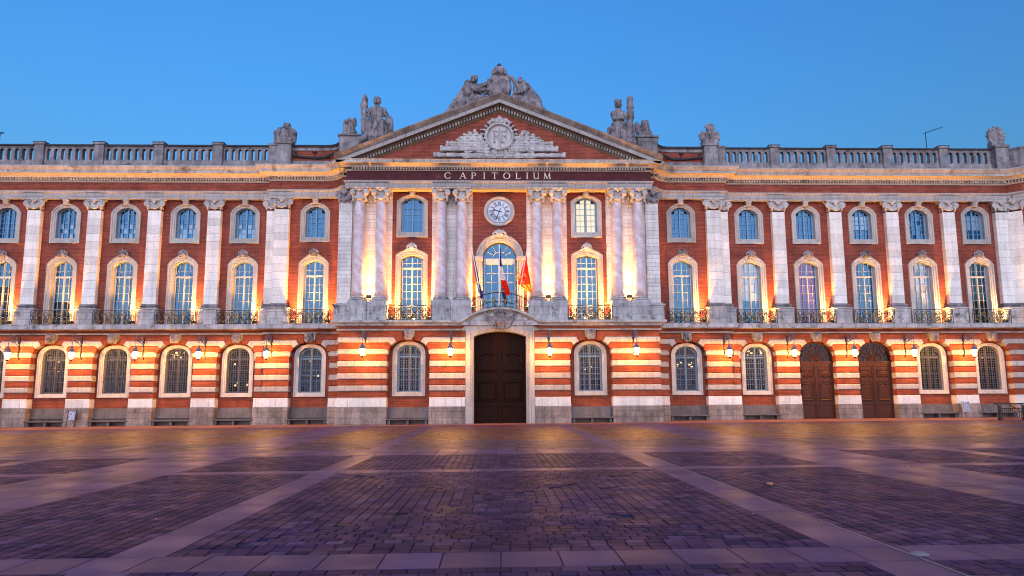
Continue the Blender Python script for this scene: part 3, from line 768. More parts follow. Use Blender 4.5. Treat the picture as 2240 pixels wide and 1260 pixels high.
# ---- columns
CPX = [2.68, 4.15, 8.42, 9.93]; CYY = -2.68
sh = MB(); pr = []
for k in range(17):
    t = k/16; pr.append((.43-.075*t**1.7, 8.80+(15.72-8.80)*t))
sh.lathe(pr, n=28)
base = MB(); base.box(-.62, .62, -.62, .62, 8.40, 8.50); base.lathe([(.60, 8.50), (.63, 8.54), (.60, 8.60), (.53, 8.61), (.50, 8.65), (.54, 8.68), (.54, 8.74), (.47, 8.76), (.44, 8.82)], n=28)
pre = []
for a in range(4):
    R = lambda p: (p[0]*math.cos(a*PI/2)-p[1]*math.sin(a*PI/2), p[0]*math.sin(a*PI/2)+p[1]*math.cos(a*PI/2), p[2])
    for s in (1, -1):
        pre += [(q[0], R(q[1]), R(q[2]), q[3], q[4]) for q in spiral(s*.46, 16.2, -.55, .19, s, .055)]
        pre.append(('e', R((s*.44, -.5, 16.2)), (.17, .17, .19)))
        pre.append(('c', R((s*.43, -.43, 16.0)), R((s*.41, -.41, 15.62)), .085, .05))
    for k in range(8):
        u, v = -1+2*k/8, -1+2*(k+1)/8; zc = lambda u: 15.76+.26*u*u
        pre.append(('c', R((u*.4, -.47, zc(u))), R((v*.4, -.47, zc(v))), .085-.03*abs(u), .085-.03*abs(v)))
    pre += [('e', R((0, -.56, 16.42)), (.12, .12, .13))]+[('c', R((0, -.56, 16.32)), R((q*.17, -.56, 16.47)), .03, .035) for q in (-1, 0, 1)]
pre += [('b', (0, 0, 16.54), (.68, .68, .05), None, .02), ('b', (0, 0, 16.42), (.56, .56, .09), None, .04), ('c', (0, 0, 15.8), (0, 0, 16.3), .40, .46)]
CCAP = sculpt(pre, .038, .02, amp=.008, freq=28).mesh('capital', 'carved_pale', True)
SHM, BSM = sh.mesh('column', 'marble', True), base.mesh('column_base', 'pedestal', False)
for s in (1, -1):
    for x in CPX:
        c = link('column', SHM, HALL, (s*x, CYY, 0)); c.rotation_euler = (0, 0, random.choice((0, .7, 1.9, 2.8)))
        link('column_base', BSM, c, rot=(0, 0, -c.rotation_euler[2])); link('capital', CCAP, c, rot=(0, 0, -c.rotation_euler[2]))
    for xa, xb in ((7.85, 9.19), (9.2, 10.56), (1.96, 3.41), (3.42, 4.79)):
        m = MB(); m.box(xa, xb, -3.36, -1.9, 7.05, 8.40, .03); link('column_pedestal', m.mesh('column_pedestal', 'pedestal'), HALL, scale=(s, 1, 1))

# ---- entablature of the wings
FU = full(HU)
def half_from(i): return [HU[1:]]
WINGP = HU[1:]
def wing_sweep(name, prof_, mat, **k):
    mb = MB(); sweep(mb, [(9.8, -1.4)]+WINGP, prof_); both(name, mb.mesh(name, mat), HALL, **k)
wing_sweep('architrave', [(-.3, 16.5), (.40, 16.5), (.40, 16.68), (.43, 16.68), (.43, 16.92), (.50, 16.97), (.53, 17.03), (.53, 17.10), (.30, 17.16)], 'stone_trim')
wing_sweep('brick_frieze', [(.38, 17.15), (.38, 17.78)], 'brick')
wing_sweep('bed_moulding', [(.36, 17.76), (.42, 17.76), (.47, 17.86), (.47, 17.90)], 'cornice_u')
wing_sweep('dentil_ground', [(.47, 17.90), (.47, 18.075)], 'soot_shade')
wing_sweep('cornice_cove', [(.46, 18.07), (.64, 18.07), (.66, 18.12), (.72, 18.20), (.84, 18.26), (1.0, 18.29)], 'cornice_u')
wing_sweep('cornice', [(.99, 18.285), (1.04, 18.285), (1.04, 18.48), (1.08, 18.49), (1.10, 18.54), (1.20, 18.66), (1.24, 18.72), (1.24, 18.80), (1.15, 18.84), (.2, 18.98)], 'cornice')
def dentil_run(path, off, z0, z1, step=.20, w=.11, d=.15, zf=None):
    m = MB(); P = offset(path, off)
    for a, b2 in zip(P, P[1:]):
        a, b2 = Vector(a), Vector(b2); L = (b2-a).length
        if L < .05: continue
        t = (b2-a)/L; n = Vector((t.y, -t.x)); k = max(1, int(L/step))
        for i in range(k):
            c = a+t*(L*(i+.5)/k); q = [c-t*w/2, c+t*w/2, c+t*w/2+n*d, c-t*w/2+n*d]; dz = zf(c.x) if zf else 0
            m.loft([[(p.x, p.y, z0+dz) for p in q], [(p.x, p.y, z1+dz) for p in q]], True, (True, True))
    return m
m = dentil_run([p for p in WINGP if p[0] < 46], .47, 17.90, 18.065); both('dentil_row', m.mesh('dentil_row', 'cornice'), HALL, kind='stuff')

# ---- central entablature and pediment
CB = [(-10.55, -1.9), (-10.55, -2.55), (10.55, -2.55), (10.55, -1.9)]
def csweep(name, prof_, mat, **k):
    mb = MB(); sweep(mb, CB, prof_); return part(name, mb, mat, **k)
csweep('architrave', [(-.45, 16.58), (.40, 16.58), (.40, 16.74), (.43, 16.74), (.43, 16.96), (.50, 17.0), (.53, 17.06), (.53, 17.14), (.30, 17.2)], 'stone_trim')
m = MB(); m.box(-10.4, 10.4, -2.6, -1.8, 16.56, 16.62); part('soffit', m, 'cornice_u')
csweep('inscription_frieze', [(.36, 17.19), (.36, 17.90)], 'red_marble')
csweep('bed_moulding', [(.34, 17.87), (.40, 17.87), (.44, 17.92), (.44, 17.94)], 'cornice_u')
csweep('dentil_ground', [(.44, 17.94), (.44, 18.11)], 'soot_shade')
csweep('cornice_cove', [(.43, 18.105), (.60, 18.105), (.62, 18.15), (.68, 18.22), (.80, 18.27), (.96, 18.30)], 'cornice_u')
csweep('cornice', [(.95, 18.295), (1.0, 18.295), (1.0, 18.47), (1.04, 18.52), (1.0, 18.56), (.2, 18.66)], 'cornice')
m = dentil_run(CB[1:3], .44, 17.94, 18.10); part('dentil_row', m, 'cornice', kind='stuff')
SL = (23.2-18.82)/11.0; EX = 11.62
RZ = lambda x: 18.50+SL*(EX-abs(x)); RX = [-EX, 0, EX]
def rake(name, P, mat, x1=EX):
    mb = MB(); mb.loft([[(x, -2.55-o, RZ(x)+z) for o, z in P] for x in (-x1, 0, x1)], closed=False); return part(name, mb, mat)
TOP = 23.2-RZ(0)
rake('raking_fascia', [(.93, -.34), (1.0, -.34), (1.0, -.08), (1.03, -.055)], 'stone_trim')
rake('raking_cornice', [(1.02, -.06), (1.05, -.02), (1.09, .06), (1.18, .2), (1.22, .26), (1.22, .34), (1.1, .38), (-2.0, .40)], 'rake_top')
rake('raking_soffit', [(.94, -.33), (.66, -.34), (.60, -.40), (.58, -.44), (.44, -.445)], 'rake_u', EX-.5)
rake('dentil_ground', [(.44, -.44), (.44, -.68)], 'soot_shade', EX-.5)
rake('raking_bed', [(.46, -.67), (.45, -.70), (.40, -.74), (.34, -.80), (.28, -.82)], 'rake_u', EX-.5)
m = dentil_run([(-10.3, -2.55), (0, -2.55), (10.3, -2.55)], .44, 0, .22, zf=lambda x: RZ(x)-.67); part('dentil_row', m, 'cornice', kind='stuff')
m = MB(); m.face([(-10.6, -2.84, 18.5), (10.6, -2.84, 18.5), (10.6, -2.84, RZ(10.6)-.7), (0, -2.84, RZ(0)-.7), (-10.6, -2.84, RZ(10.6)-.7)])
m.loft([[(-11.6, y, 18.4), (11.6, y, 18.4), (11.6, y, RZ(11.6)+.3), (0, y, RZ(0)+.3), (-11.6, y, RZ(11.6)+.3)] for y in (-2.4, 3)], True, (False, True)); part('tympanum_wall', m, 'brick')

# ---- roof mass behind the parapets
m = MB()
for s in (1, -1): m.box(*sorted((s*11, s*47)), 1.2, 14, 15, 18.9)
m.box(-11.4, 11.4, -.8, 14, 15, 18.6); part('roof', m, 'coping')

# ---- balustrade of the wings
def bal_y(x): return -.1 if x < 38 else 0
mb = MB(); bp = [(17.2, -.1), (38.3, -.1)]
sweep(mb, bp, [(.42, 18.9), (.46, 18.95), (.46, 19.12), (.38, 19.18), (.36, 19.42), (-.06, 19.42), (-.06, 18.9)])
both('balustrade_base', mb.mesh('balustrade_base', 'weathered'), HALL)
mb = MB(); sweep(mb, bp, [(.34, 20.40), (.36, 20.48), (.38, 20.52), (-.08, 20.52), (-.06, 20.40)]); both('balustrade_rail', mb.mesh('balustrade_rail', 'weathered'), HALL)
mb = MB(); sweep(mb, bp, [(.44, 20.525), (.46, 20.56), (.46, 20.64), (.40, 20.67), (-.14, 20.67), (-.14, 20.525)]); both('coping', mb.mesh('coping', 'coping'), HALL)
def baluster(w=.515, sl=.27):
    m = MB(); r = sl/2; z0, z1 = 19.42, 20.40; h = w/2; L = []
    pts = [(h, z0), (h, z0+.05)]+[(h-r*math.sin(a), z0+.05+r*(1-math.cos(a))) for a in (.5, 1.0, PI/2)]
    pts += [(p[0], z0+z1-p[1]) for p in reversed(pts)]
    for y in (-.40, -.10): L.append([(x, y, z) for x, z in pts]+[(-x, y, z) for x, z in reversed(pts)])
    a = [(x*.86 if abs(x) < h else x, y-.02, z) for x, y, z in L[0]]
    m.loft([a]+L, True, (True, True)); return m.mesh('baluster', 'weathered')
BAL = baluster()
PED = MB(); PED.box(-.38, .38, -.66, .0, 18.9, 19.2, .02); PED.box(-.35, .35, -.60, .0, 19.2, 20.62, .015); PED.box(-.43, .43, -.68, .04, 20.621, 20.80, .02)
PEDM = PED.mesh('balustrade_pedestal', 'weathered')
PCAP = MB(); PCAP.box(-.45, .45, -.70, .06, 20.80, 20.83)
PXB = [16.9]+[x-.12 for x in PX]+[38.2]
for s in (1, -1):
    for x in PXB[1:-1]:
        q = link('balustrade_pedestal', PEDM, HALL, (s*x, 0, 0)); link('pedestal_cap', PCAP.mesh('pedestal_cap', 'coping'), q)
    for a, b2 in zip(PXB, PXB[1:]):
        L0, L1 = a+.36, b2-.36; n = round((L1-L0)/.515)
        for k in range(n+1): link('baluster', BAL, HALL, (s*(L0+(L1-L0)*k/n), 0, 0))
# pedestals that carry the trophies, curved solid parapet next to the pediment
for s in (1, -1):
    m = MB(); m.box(15.42, 16.55, -1.15, .1, 18.9, 19.2, .02); m.box(15.48, 16.5, -1.08, .1, 19.2, 20.55, .02); m.box(15.40, 16.6, -1.16, .1, 20.551, 20.74, .02)
    m.box(16.551, 17.2, -.75, .1, 18.9, 20.52, .02); m.box(16.601, 17.26, -.80, .1, 20.521, 20.70, .02)
    link('trophy_pedestal', m.mesh('trophy_pedestal', 'weathered'), HALL, scale=(s, 1, 1))
    m = MB(); m.box(10.2, 11.7, -2.1, -1.2, 18.6, 20.78, .03); m.box(10.1, 11.8, -2.2, -1.1, 20.781, 20.93, .03); link('trophy_pedestal', m.mesh('trophy_pedestal', 'weathered'), HALL, scale=(s, 1, 1))
    m = MB(); m.box(38.0, 39.0, -.95, .1, 18.9, 20.6, .02); m.box(37.92, 39.08, -1.03, .1, 20.601, 20.80, .02); link('trophy_pedestal', m.mesh('trophy_pedestal', 'weathered'), HALL, scale=(s, 1, 1))
    cpth = arc(12.9, -1.9, 1.35, PI, PI/2)+[(15.5, -.55)]
    m = MB(); sweep(m, cpth, [(.12, 18.9), (.12, 19.38), (.06, 19.42), (-.3, 19.42)]); link('parapet_base', m.mesh('parapet_base', 'weathered'), HALL, scale=(s, 1, 1))
    m = MB(); sweep(m, cpth, [(0, 19.40), (0, 20.22)]); link('parapet_panel', m.mesh('parapet_panel', 'brick'), HALL, scale=(s, 1, 1))
    m = MB(); sweep(m, cpth, [(0, 20.2), (.08, 20.2), (.08, 20.42), (.16, 20.46), (-.3, 20.46)]); link('parapet_rail', m.mesh('parapet_rail', 'weathered'), HALL, scale=(s, 1, 1))
    m = MB(); sweep(m, cpth, [(.2, 20.465), (.22, 20.6), (-.3, 20.62)]); link('coping', m.mesh('coping', 'coping'), HALL, scale=(s, 1, 1))
    epth = [(39.0, -.05), (41.55, -2.05), (47, -2.05)]
    m = MB(); sweep(m, epth, [(.5, 18.9), (.5, 19.2), (.36, 19.3), (.36, 20.4), (.42, 20.45), (.42, 20.6), (-.1, 20.6)]); link('end_parapet', m.mesh('end_parapet', 'weathered'), HALL, scale=(s, 1, 1))
# ================================================================ ornament of the facade
# keystones over the upper windows and cartouches over the tall windows
ks = sculpt([('b', (0, -.14, 16.36), (.19, .16, .20), None, .03), ('b', (0, -.2, 16.50), (.23, .2, .05), None, .02), ('c', (-.12, -.3, 16.42), (.12, -.3, 16.42), .05, .05), ('c', (0, -.32, 16.34), (0, -.26, 16.2), .09, .06),
    ('c', (-.2, -.18, 16.22), (-.42, -.13, 16.16), .05, .02), ('c', (.2, -.18, 16.22), (.42, -.13, 16.16), .05, .02)], .035, .03).mesh('window_keystone', 'stone_frame', True)
ct = [('e', (0, -.2, 12.36), (.2, .12, .2)), ('e', (0, -.27, 12.40), (.11, .09, .13)), ('c', (0, -.2, 12.55), (0, -.2, 12.72), .10, .05)]
for s in (1, -1):
    ct += [('c', (s*.12, -.2, 12.5), (s*.3, -.16, 12.5), .08, .06), ('c', (s*.3, -.16, 12.5), (s*.34, -.15, 12.36), .07, .05), ('c', (s*.2, -.18, 12.3), (s*.62, -.12, 12.14), .07, .02),
           ('c', (s*.14, -.2, 12.62), (s*.26, -.18, 12.56), .07, .04), ('c', (s*.05, -.2, 12.2), (s*.18, -.2, 12.16), .06, .04)]
CTM = sculpt(ct, .035, .035, amp=.01, freq=26)
CTMESH, CTPALE = CTM.mesh('window_cartouche', 'carved', True), CTM.mesh('window_cartouche', 'carved_pale', True)
for y, xs in ((0, WX), (-.45, [BX])):
    for x in xs:
        for s in (1, -1): link('window_keystone', ks, HALL, (s*x, y, -.06)); link('window_cartouche', CTMESH, HALL, (s*x, y, 0))
for s in (1, -1): link('window_keystone', ks, HALL, (s*CX, -2.1, .08)); link('window_cartouche', CTPALE, HALL, (s*CX, -2.1, .06))
link('window_cartouche', CTPALE, HALL, (0, -2.15, 1.02), scale=(1.35, 1.2, 1))

# carved heads on the ground floor keystones
def head(kind):
    P = [('b', (0, -.08, 6.08), (.30, .14, .30), None, .03), ('b', (0, -.1, 5.86), (.24, .14, .16), None, .03),
         ('e', (0, -.26, 6.03), (.17, .17, .23)), ('c', (0, -.43, 6.07), (0, -.455, 5.985), .022, .035), ('c', (-.10, -.40, 6.10), (.10, -.40, 6.10), .035, .035),
         ('x', (.07, -.43, 6.05), (.04, .05, .022)), ('x', (-.07, -.43, 6.05), (.04, .05, .022)), ('c', (-.05, -.41, 5.92), (.05, -.41, 5.92), .022, .022), ('e', (0, -.37, 5.85), (.06, .06, .05))]
    if kind == 0:
        P += [('c', (s*.16, -.26, 6.14), (s*.17, -.26, 5.9), .07, .05) for s in (1, -1)]+[('e', (0, -.24, 6.2), (.19, .17, .12))]
    elif kind == 1:
        P += [('e', (s*.1, -.30, 6.22), (.1, .1, .09)) for s in (1, -1)]+[('e', (0, -.32, 6.24), (.1, .1, .1))]+[('c', (s*.07, -.38, 5.9), (s*.04, -.34, 5.72), .06, .03) for s in (1, -1)]
    else:
        P += [('c', (s*.15, -.3, 6.2), (s*.26, -.2, 6.0), .06, .05) for s in (1, -1)]+[('c', (s*.1, -.36, 5.96), (0, -.36, 5.72), .07, .04) for s in (1, -1)]+[('c', (-.2, -.24, 6.3), (.2, -.24, 6.3), .06, .06)]
    return sculpt(P, .026, .025, amp=.004, freq=40).mesh('carved_keystone', 'carved', True)
HEADS = [head(k) for k in range(3)]
for i, (x, yf) in enumerate(bays):
    for s in (1, -1): link('carved_keystone', HEADS[(i*2+(s > 0)) % 3], HALL, (s*x, yf+.02, .03))

# cartouche over the portal
P = [('e', (0, -.1, 7.05), (.52, .2, .55)), ('e', (0, -.22, 7.05), (.36, .16, .40)), ('e', (0, -.34, 6.92), (.14, .1, .2)), ('e', (0, -.3, 7.2), (.16, .1, .14)), ('c', (-.3, -.2, 7.58), (.3, -.2, 7.58), .12, .12), ('e', (0, -.24, 7.62), (.2, .14, .12)),
     ('c', (-.3, -.15, 6.5), (.3, -.15, 6.5), .08, .08), ('c', (0, -.2, 6.62), (0, -.18, 6.36), .12, .05)]
for s in (1, -1):
    for k in range(9):
        a = .15+k*.27; P += [('c', (s*(.5+.06*k), -.1, 6.62+.10*k), (s*(.72+.045*k+.1*math.sin(k*2.3)), -.16, 6.62+.13*k+.1), .07, .03), ('c', (s*(.44+.03*k), -.1, 6.5+.1*k), (s*(.62+.05*k), -.12, 6.46+.08*k), .06, .03)]
    P.append(('c', (s*.48, -.12, 6.55), (s*1.0, -.1, 7.45), .07, .03))
link('portal_cartouche', sculpt(P, .04, .035, amp=.014, freq=24).mesh('portal_cartouche', 'carved', True), HALL, (0, -3.52, .02))

# relief in the pediment
def relief(P, name, mat='carved_pale', h=.042, amp=.014, k=.03): return link(name, sculpt(P, h, k, amp=amp, freq=16, seed=len(name)).mesh(name, mat, True), HALL, (0, -2.84, 0))
RB = 18.82
def cannon(x0, x1, z, r):
    s = 1 if x1 > x0 else -1; c = (x0+x1)/2; L = abs(x1-x0)/2
    return [('b', (c, -.08, z), (L, r*.95, r*.80), None, r*.45), ('b', (x1-s*.1, -.09, z), (.11, r*1.15, r*1.02), None, .04), ('b', (x1-s*.42, -.09, z), (.045, r*1.08, r*.95), None, .03), ('b', (x1-s*1.05, -.09, z), (.05, r*1.05, r*.92), None, .03), ('x', (x1+s*.01, -.1, z), (.08, r*.5, r*.5))]
for s in (1, -1):
    relief(cannon(s*.8, s*4.75, RB+.22, .19), 'carved_cannon'); relief(cannon(s*.9, s*4.25, RB+.68, .22), 'carved_cannon')
    relief(cannon(s*.9, s*3.85, RB+1.12, .15), 'carved_cannon')
    fl = []
    for j in range(6):
        a = .35+.17*j; fl += [('c', (s*.9, -.05, RB+.5), (s*(.9+2.4*math.cos(a)), -.1-.05*(j % 2), RB+.5+2.2*math.sin(a)*.72), .28, .16)]
    for j in range(5): fl += [('c', (s*(2.1+.36*j), -.2, RB+1.35-.1*j), (s*(2.45+.36*j), -.22, RB+1.75-.22*j), .10, .05)]
    for j in range(9): fl.append(('c', (s*(1.0+.22*j), -.16, RB+1.9-.07*j), (s*(1.35+.26*j), -.2, RB+.55+.03*j), .055, .075))
    fl += [('b', (s*1.9, -.06, RB+1.0), (.75, .14, .5), (0, s*.35, 0), .08)]
    relief(fl, 'carved_banners', amp=.03)
    fr = []
    for j in range(9):
        a = -.9+j*.26; fr += [('c', (s*1.05*math.cos(a), -.16, 20.42+1.08*math.sin(a)), (s*(1.34+.1*(j % 2))*math.cos(a), -.2, 20.42+1.36*math.sin(a)), .11, .05), ('e', (s*1.2*math.cos(a), -.26, 20.42+1.22*math.sin(a)), (.09, .08, .09))]
    fr += [('c', (s*.1, -.2, 21.5), (s*.5, -.22, 21.75), .16, .08), ('c', (s*.5, -.2, 21.6), (s*.85, -.2, 21.45), .13, .08)]
    relief(fr, 'carved_scrolls')
relief([('c', (-.25, -.2, 21.55), (0, -.24, 21.95), .14, .07), ('c', (.25, -.2, 21.55), (0, -.24, 21.95), .14, .07), ('e', (0, -.26, 21.66), (.2, .14, .18))], 'carved_crest')
relief([('b', (0, -.03, RB+.5), (1.5, .08, .5), None, .05)]+[('c', (q*.16, -.14, RB+.95-.04*q*q), (q*.24, -.16, RB+.12), .06, .09) for q in range(-4, 5)], 'carved_drapery')
relief([('c', (-2.6, -.14, RB+.08), (2.6, -.14, RB+.08), .09, .09)]+[('c', (-1.3+.37*k, -.22, RB+.14), (-1.0+.37*k, -.24, RB+.3-.1*(k % 2)), .09, .05) for k in range(8)], 'carved_ribbon')
m = MB(); m.lathe([(0, 0), (.98, 0), (1.04, .1), (1.05, .24), (.98, .32), (.90, .30), (.86, .2), (.84, .16), (.80, .13), (0, .13)], n=48)
MED = link('medallion', m.mesh('medallion', 'carved_pale'), HALL, (0, -2.86, 20.42), (PI/2, 0, 0))
def strokes(S, r, d, n=5):
    mb = MB()
    for st in S: mb.tube([(x, d, z) for x, z in st], r, n)
    return mb
arcp = lambda cx, cz, rx, rz, a0, a1, n=10: [(cx+rx*math.cos(a0+(a1-a0)*k/n), cz+rz*math.sin(a0+(a1-a0)*k/n)) for k in range(n+1)]
R_ = [[(-.36, -.42), (-.36, .42)], [(-.48, -.42), (-.24, -.42)], [(-.48, .42), (-.3, .42)], [(-.36, .42)]+arcp(-.3, .22, .26, .2, PI/2, -PI/2), [(-.36, .02), (-.2, .0), (-.02, -.4)]]
F_ = [[(.2, -.42), (.2, .42)], [(.08, -.42), (.32, -.42)], [(.1, .42), (.52, .42), (.54, .3)], [(.2, .04), (.44, .04), (.46, .1)], [(.42, -.06), (.46, -.1)]]
for nm, S_ in (('letter_r', R_), ('letter_f', F_)): link(nm, strokes(S_, .05, 0).mesh(nm, 'pedestal'), MED, (0, 0, .15), (-PI/2, 0, 0))
fb = MB()
for k in range(5): fb.tube([(-.06+.03*k, 0, -.62), (-.06+.03*k, 0, .62)], .022, 5)
for z in (-.45, 0, .4): fb.tube([(-.1, -.01, z), (.1, -.01, z)], .04, 5)
link('fasces', fb.mesh('fasces', 'carved_pale'), MED, (0, 0, .16), (-PI/2, 0, 0))

# garland panels of the curved parapets
P = []
for k in range(15):
    t = k/14; x = 12.3+3.0*t; z = 19.78-.16*math.sin(PI*t)+.02*(k % 2); y = -.58-.0*t-1.0*max(0, (12.95-x))**1.3
    P += [('e', (x, y-.05, z), (.13, .09, .10)), ('e', (x+.08, y-.1, z+.06), (.06, .05, .05))]
P += [('c', (13.7, -.62, 20.1), (13.95, -.62, 20.1), .07, .07), ('c', (13.83, -.62, 20.1), (13.83, -.62, 19.75), .05, .03), ('c', (15.25, -.62, 20.1), (15.15, -.62, 19.8), .08, .05)]
GM = sculpt(P, .045, .03, amp=.015, freq=30).mesh('parapet_garland', 'coping', True); both('parapet_garland', GM, HALL)

# ---- gilded inscription on the red marble frieze
def serif_letter(ch):
    H, t, th = .44, .030, .018                       # height, thick and thin half widths
    m = MB()
    def bar(p, q, w):
        p, q = Vector(p), Vector(q); d = (q-p).normalized(); n = Vector((-d.y, d.x))*w
        c = [p+n, p-n, q-n, q+n]; m.loft([[(v.x, y, v.y) for v in c] for y in (.0, -.03)], True, (True, True))
    def ser(x, z, w=.075): bar((x-w, z), (x+w, z), .011)
    def curve(P, ws):
        for (a, b2), (w0, w1) in zip(zip(P, P[1:]), zip(ws, ws[1:])):
            a_, b_ = Vector(a), Vector(b2); d = (b_-a_).normalized(); n = Vector((-d.y, d.x))
            m.loft([[(v.x, y, v.y) for v in (a_+n*w0, a_-n*w0, b_-n*w1, b_+n*w1)] for y in (0, -.03)], True, (True, True))
    def oval(cx, cz, rx, rz, a0, a1, n=20): P_ = arcp(cx, cz, rx, rz, a0, a1, n); curve(P_, [th*.7+(t-th*.5)*abs(math.cos(a0+(a1-a0)*k/n)) for k in range(n+1)])
    h = H/2
    if ch == 'C': oval(0, 0, .21, h, .75, 2*PI-.75); bar((.16, .09), (.16, .2), .012); bar((.16, -.09), (.16, -.2), .012)
    if ch == 'O': oval(0, 0, .22, h, 0, 2*PI, 28)
    if ch == 'A': bar((-.19, -h), (0, h), th*.8); bar((.19, -h), (.01, h), t); bar((-.12, -.06), (.12, -.06), .012); ser(-.19, -h, .06); ser(.19, -h, .07)
    if ch == 'P': bar((-.1, -h), (-.1, h), t); ser(-.1, -h); bar((-.16, h), (.02, h), .012); oval(.02, h-.12, .12, .12, PI/2, -PI/2, 10); bar((-.1, h-.24), (.02, h-.24), .012)
    if ch == 'I': bar((0, -h), (0, h), t); ser(0, -h); ser(0, h)
    if ch == 'T': bar((0, -h), (0, h), t); ser(0, -h); bar((-.19, h), (.19, h), .013); bar((-.19, h), (-.19, h-.1), .012); bar((.19, h), (.19, h-.1), .012)
    if ch == 'L': bar((-.1, -h), (-.1, h), t); ser(-.1, h); bar((-.17, -h), (.16, -h), .013); bar((.16, -h), (.17, -h+.12), .012)
    if ch == 'U': bar((-.14, -.08), (-.14, h), t); bar((.16, -h), (.16, h), th); ser(-.14, h); ser(.16, h, .06); oval(.01, -.07, .15, .15, PI, 2*PI, 12); ser(.18, -h, .04)
    if ch == 'M': bar((-.2, -h), (-.17, h), th*.8); bar((.2, -h), (.17, h), t); bar((-.17, h), (0, -h), t); bar((0, -h), (.17, h), th*.8); ser(-.2, -h, .06); ser(.2, -h); ser(-.18, h, .04); ser(.18, h, .04)
    return m
for ch, x in zip('CAPITOLIUM', (-3.70, -2.63, -1.86, -1.10, -.35, .52, 1.32, 1.98, 2.62, 3.42)):
    link('inscription_letter', serif_letter(ch).mesh('inscription_letter', 'letters'), HALL, (x, -2.93, 17.535))

# ---- balcony railings
def sp2(cx, cz, R, sg, turns=1.3, n=14, a0=PI/2): return [(cx+sg*R*(1-.75*k/n)*math.cos(a0-turns*2*PI*k/n), 0, cz+R*(1-.75*k/n)*math.sin(a0-turns*2*PI*k/n)) for k in range(n+1)]
def railing_parts(W):
    h = W/2; a = MB(); a.tube([(-h, 0, 1.02), (h, 0, 1.02)], .028, 6); a.tube([(-h, 0, .06), (h, 0, .06)], .02, 5); a.tube([(-h, 0, 0), (-h, 0, 1.02)], .025, 5); a.tube([(h, 0, 0), (h, 0, 1.02)], .025, 5)
    sc = MB(); g = MB()
    for s in (1, -1):
        for u in (.22, .52, .8):
            sc.tube(sp2(s*h*u, .33, .23, s), .024, 4); sc.tube(sp2(s*h*u*1.02, .72, .22, -s, a0=-PI/2), .024, 4)
            sc.tube([(s*h*(u+.13), 0, .08), (s*h*(u+.08), 0, .5), (s*h*(u+.15), 0, .98)], .016, 4)
        sc.tube([(s*h*.1, 0, .08), (s*h*.16, 0, .4), (s*h*.08, 0, .7), (s*h*.12, 0, .98)], .016, 4)
        for u, z, R, q in ((.22, .34, .13, s), (.52, .72, .12, -s), (.80, .34, .13, s), (.36, .78, .10, s), (.66, .24, .10, -s)): g.tube([(x, -.02, zz) for x, _, zz in sp2(s*h*u, z, R, q, 1.0, 10)], [.016+.028*math.sin(PI*k/10) for k in range(11)], 4)
    g.tube([(.17*math.cos(2*PI*k/14), -.01, .66+.17*math.sin(2*PI*k/14)) for k in range(14)], .03, 5, True)
    g.tube([(.07*math.cos(2*PI*k/8), -.01, .66+.07*math.sin(2*PI*k/8)) for k in range(8)], .03, 4, True)
    for s in (1, -1): g.tube([(s*.02, 0, .5), (s*.16, -.02, .36), (s*.1, -.02, .16), (s*.02, 0, .1)], [.03, .035, .03, .02], 5)
    return a.mesh('balcony_railing', 'iron'), sc.mesh('iron_scrolls', 'iron'), g.mesh('gilded_ornament', 'gilt')
RP = {w: railing_parts(w) for w in (2.9, 2.98, 3.06)}
def balcony(x, y, w):
    a, sc, g = RP[w]; r = link('balcony_railing', a, HALL, (x, y, 7.06)); link('iron_scrolls', sc, r, kind='stuff'); link('gilded_ornament', g, r, kind='stuff'); return r
for s in (1, -1):
    for x in WX: balcony(s*x, -.92, 2.9)
    balcony(s*BX, -1.38, 2.98); balcony(s*CX, -3.45, 3.06)
# bowed balcony over the portal
m = MB(); bw = lambda t, z, r=0: (2.0*math.sin(t)*1.0, -3.2-.75*(math.cos(t)-math.cos(1.25))/(1-math.cos(1.25)), z+7.0+PF(2.0*math.sin(t)))
tt = [-1.25+2.5*k/24 for k in range(25)]
m.tube([bw(t, 1.02) for t in tt], .03, 5); m.tube([bw(t, .08) for t in tt], .022, 5); m.tube([bw(t, .36) for t in tt], .018, 5); r = link('balcony_railing', m.mesh('balcony_railing', 'iron'), HALL)
m = MB(); g = MB()
for t in (-1.25, -.75, -.42, -.02, .02, .42, .75, 1.25): m.tube([bw(t, .0), bw(t, 1.02)], .024, 5)
for k in range(6):
    t0 = -1.05+.42*k; sg = 1 if k % 2 else -1
    for zc, R in ((.55, .17), (.25, .10)):
        q = sp2(0, zc, R, sg); m.tube([tuple(Vector(bw(t0+p[0]*.5, p[2]))) for p in q], .016, 4)
    g.tube([bw(t0, .85), bw(t0+.05, .6), bw(t0-.04, .35), bw(t0+.03, .15)], [.02, .045, .04, .015], 5)
link('iron_scrolls', m.mesh('iron_scrolls', 'iron'), r, kind='stuff'); link('gilded_ornament', g.mesh('gilded_ornament', 'gilt'), r, kind='stuff')

# ================================================================ things on the facade
ORD = ['', 'second ', 'third ', 'fourth ', 'fifth ', 'sixth ', 'seventh ']
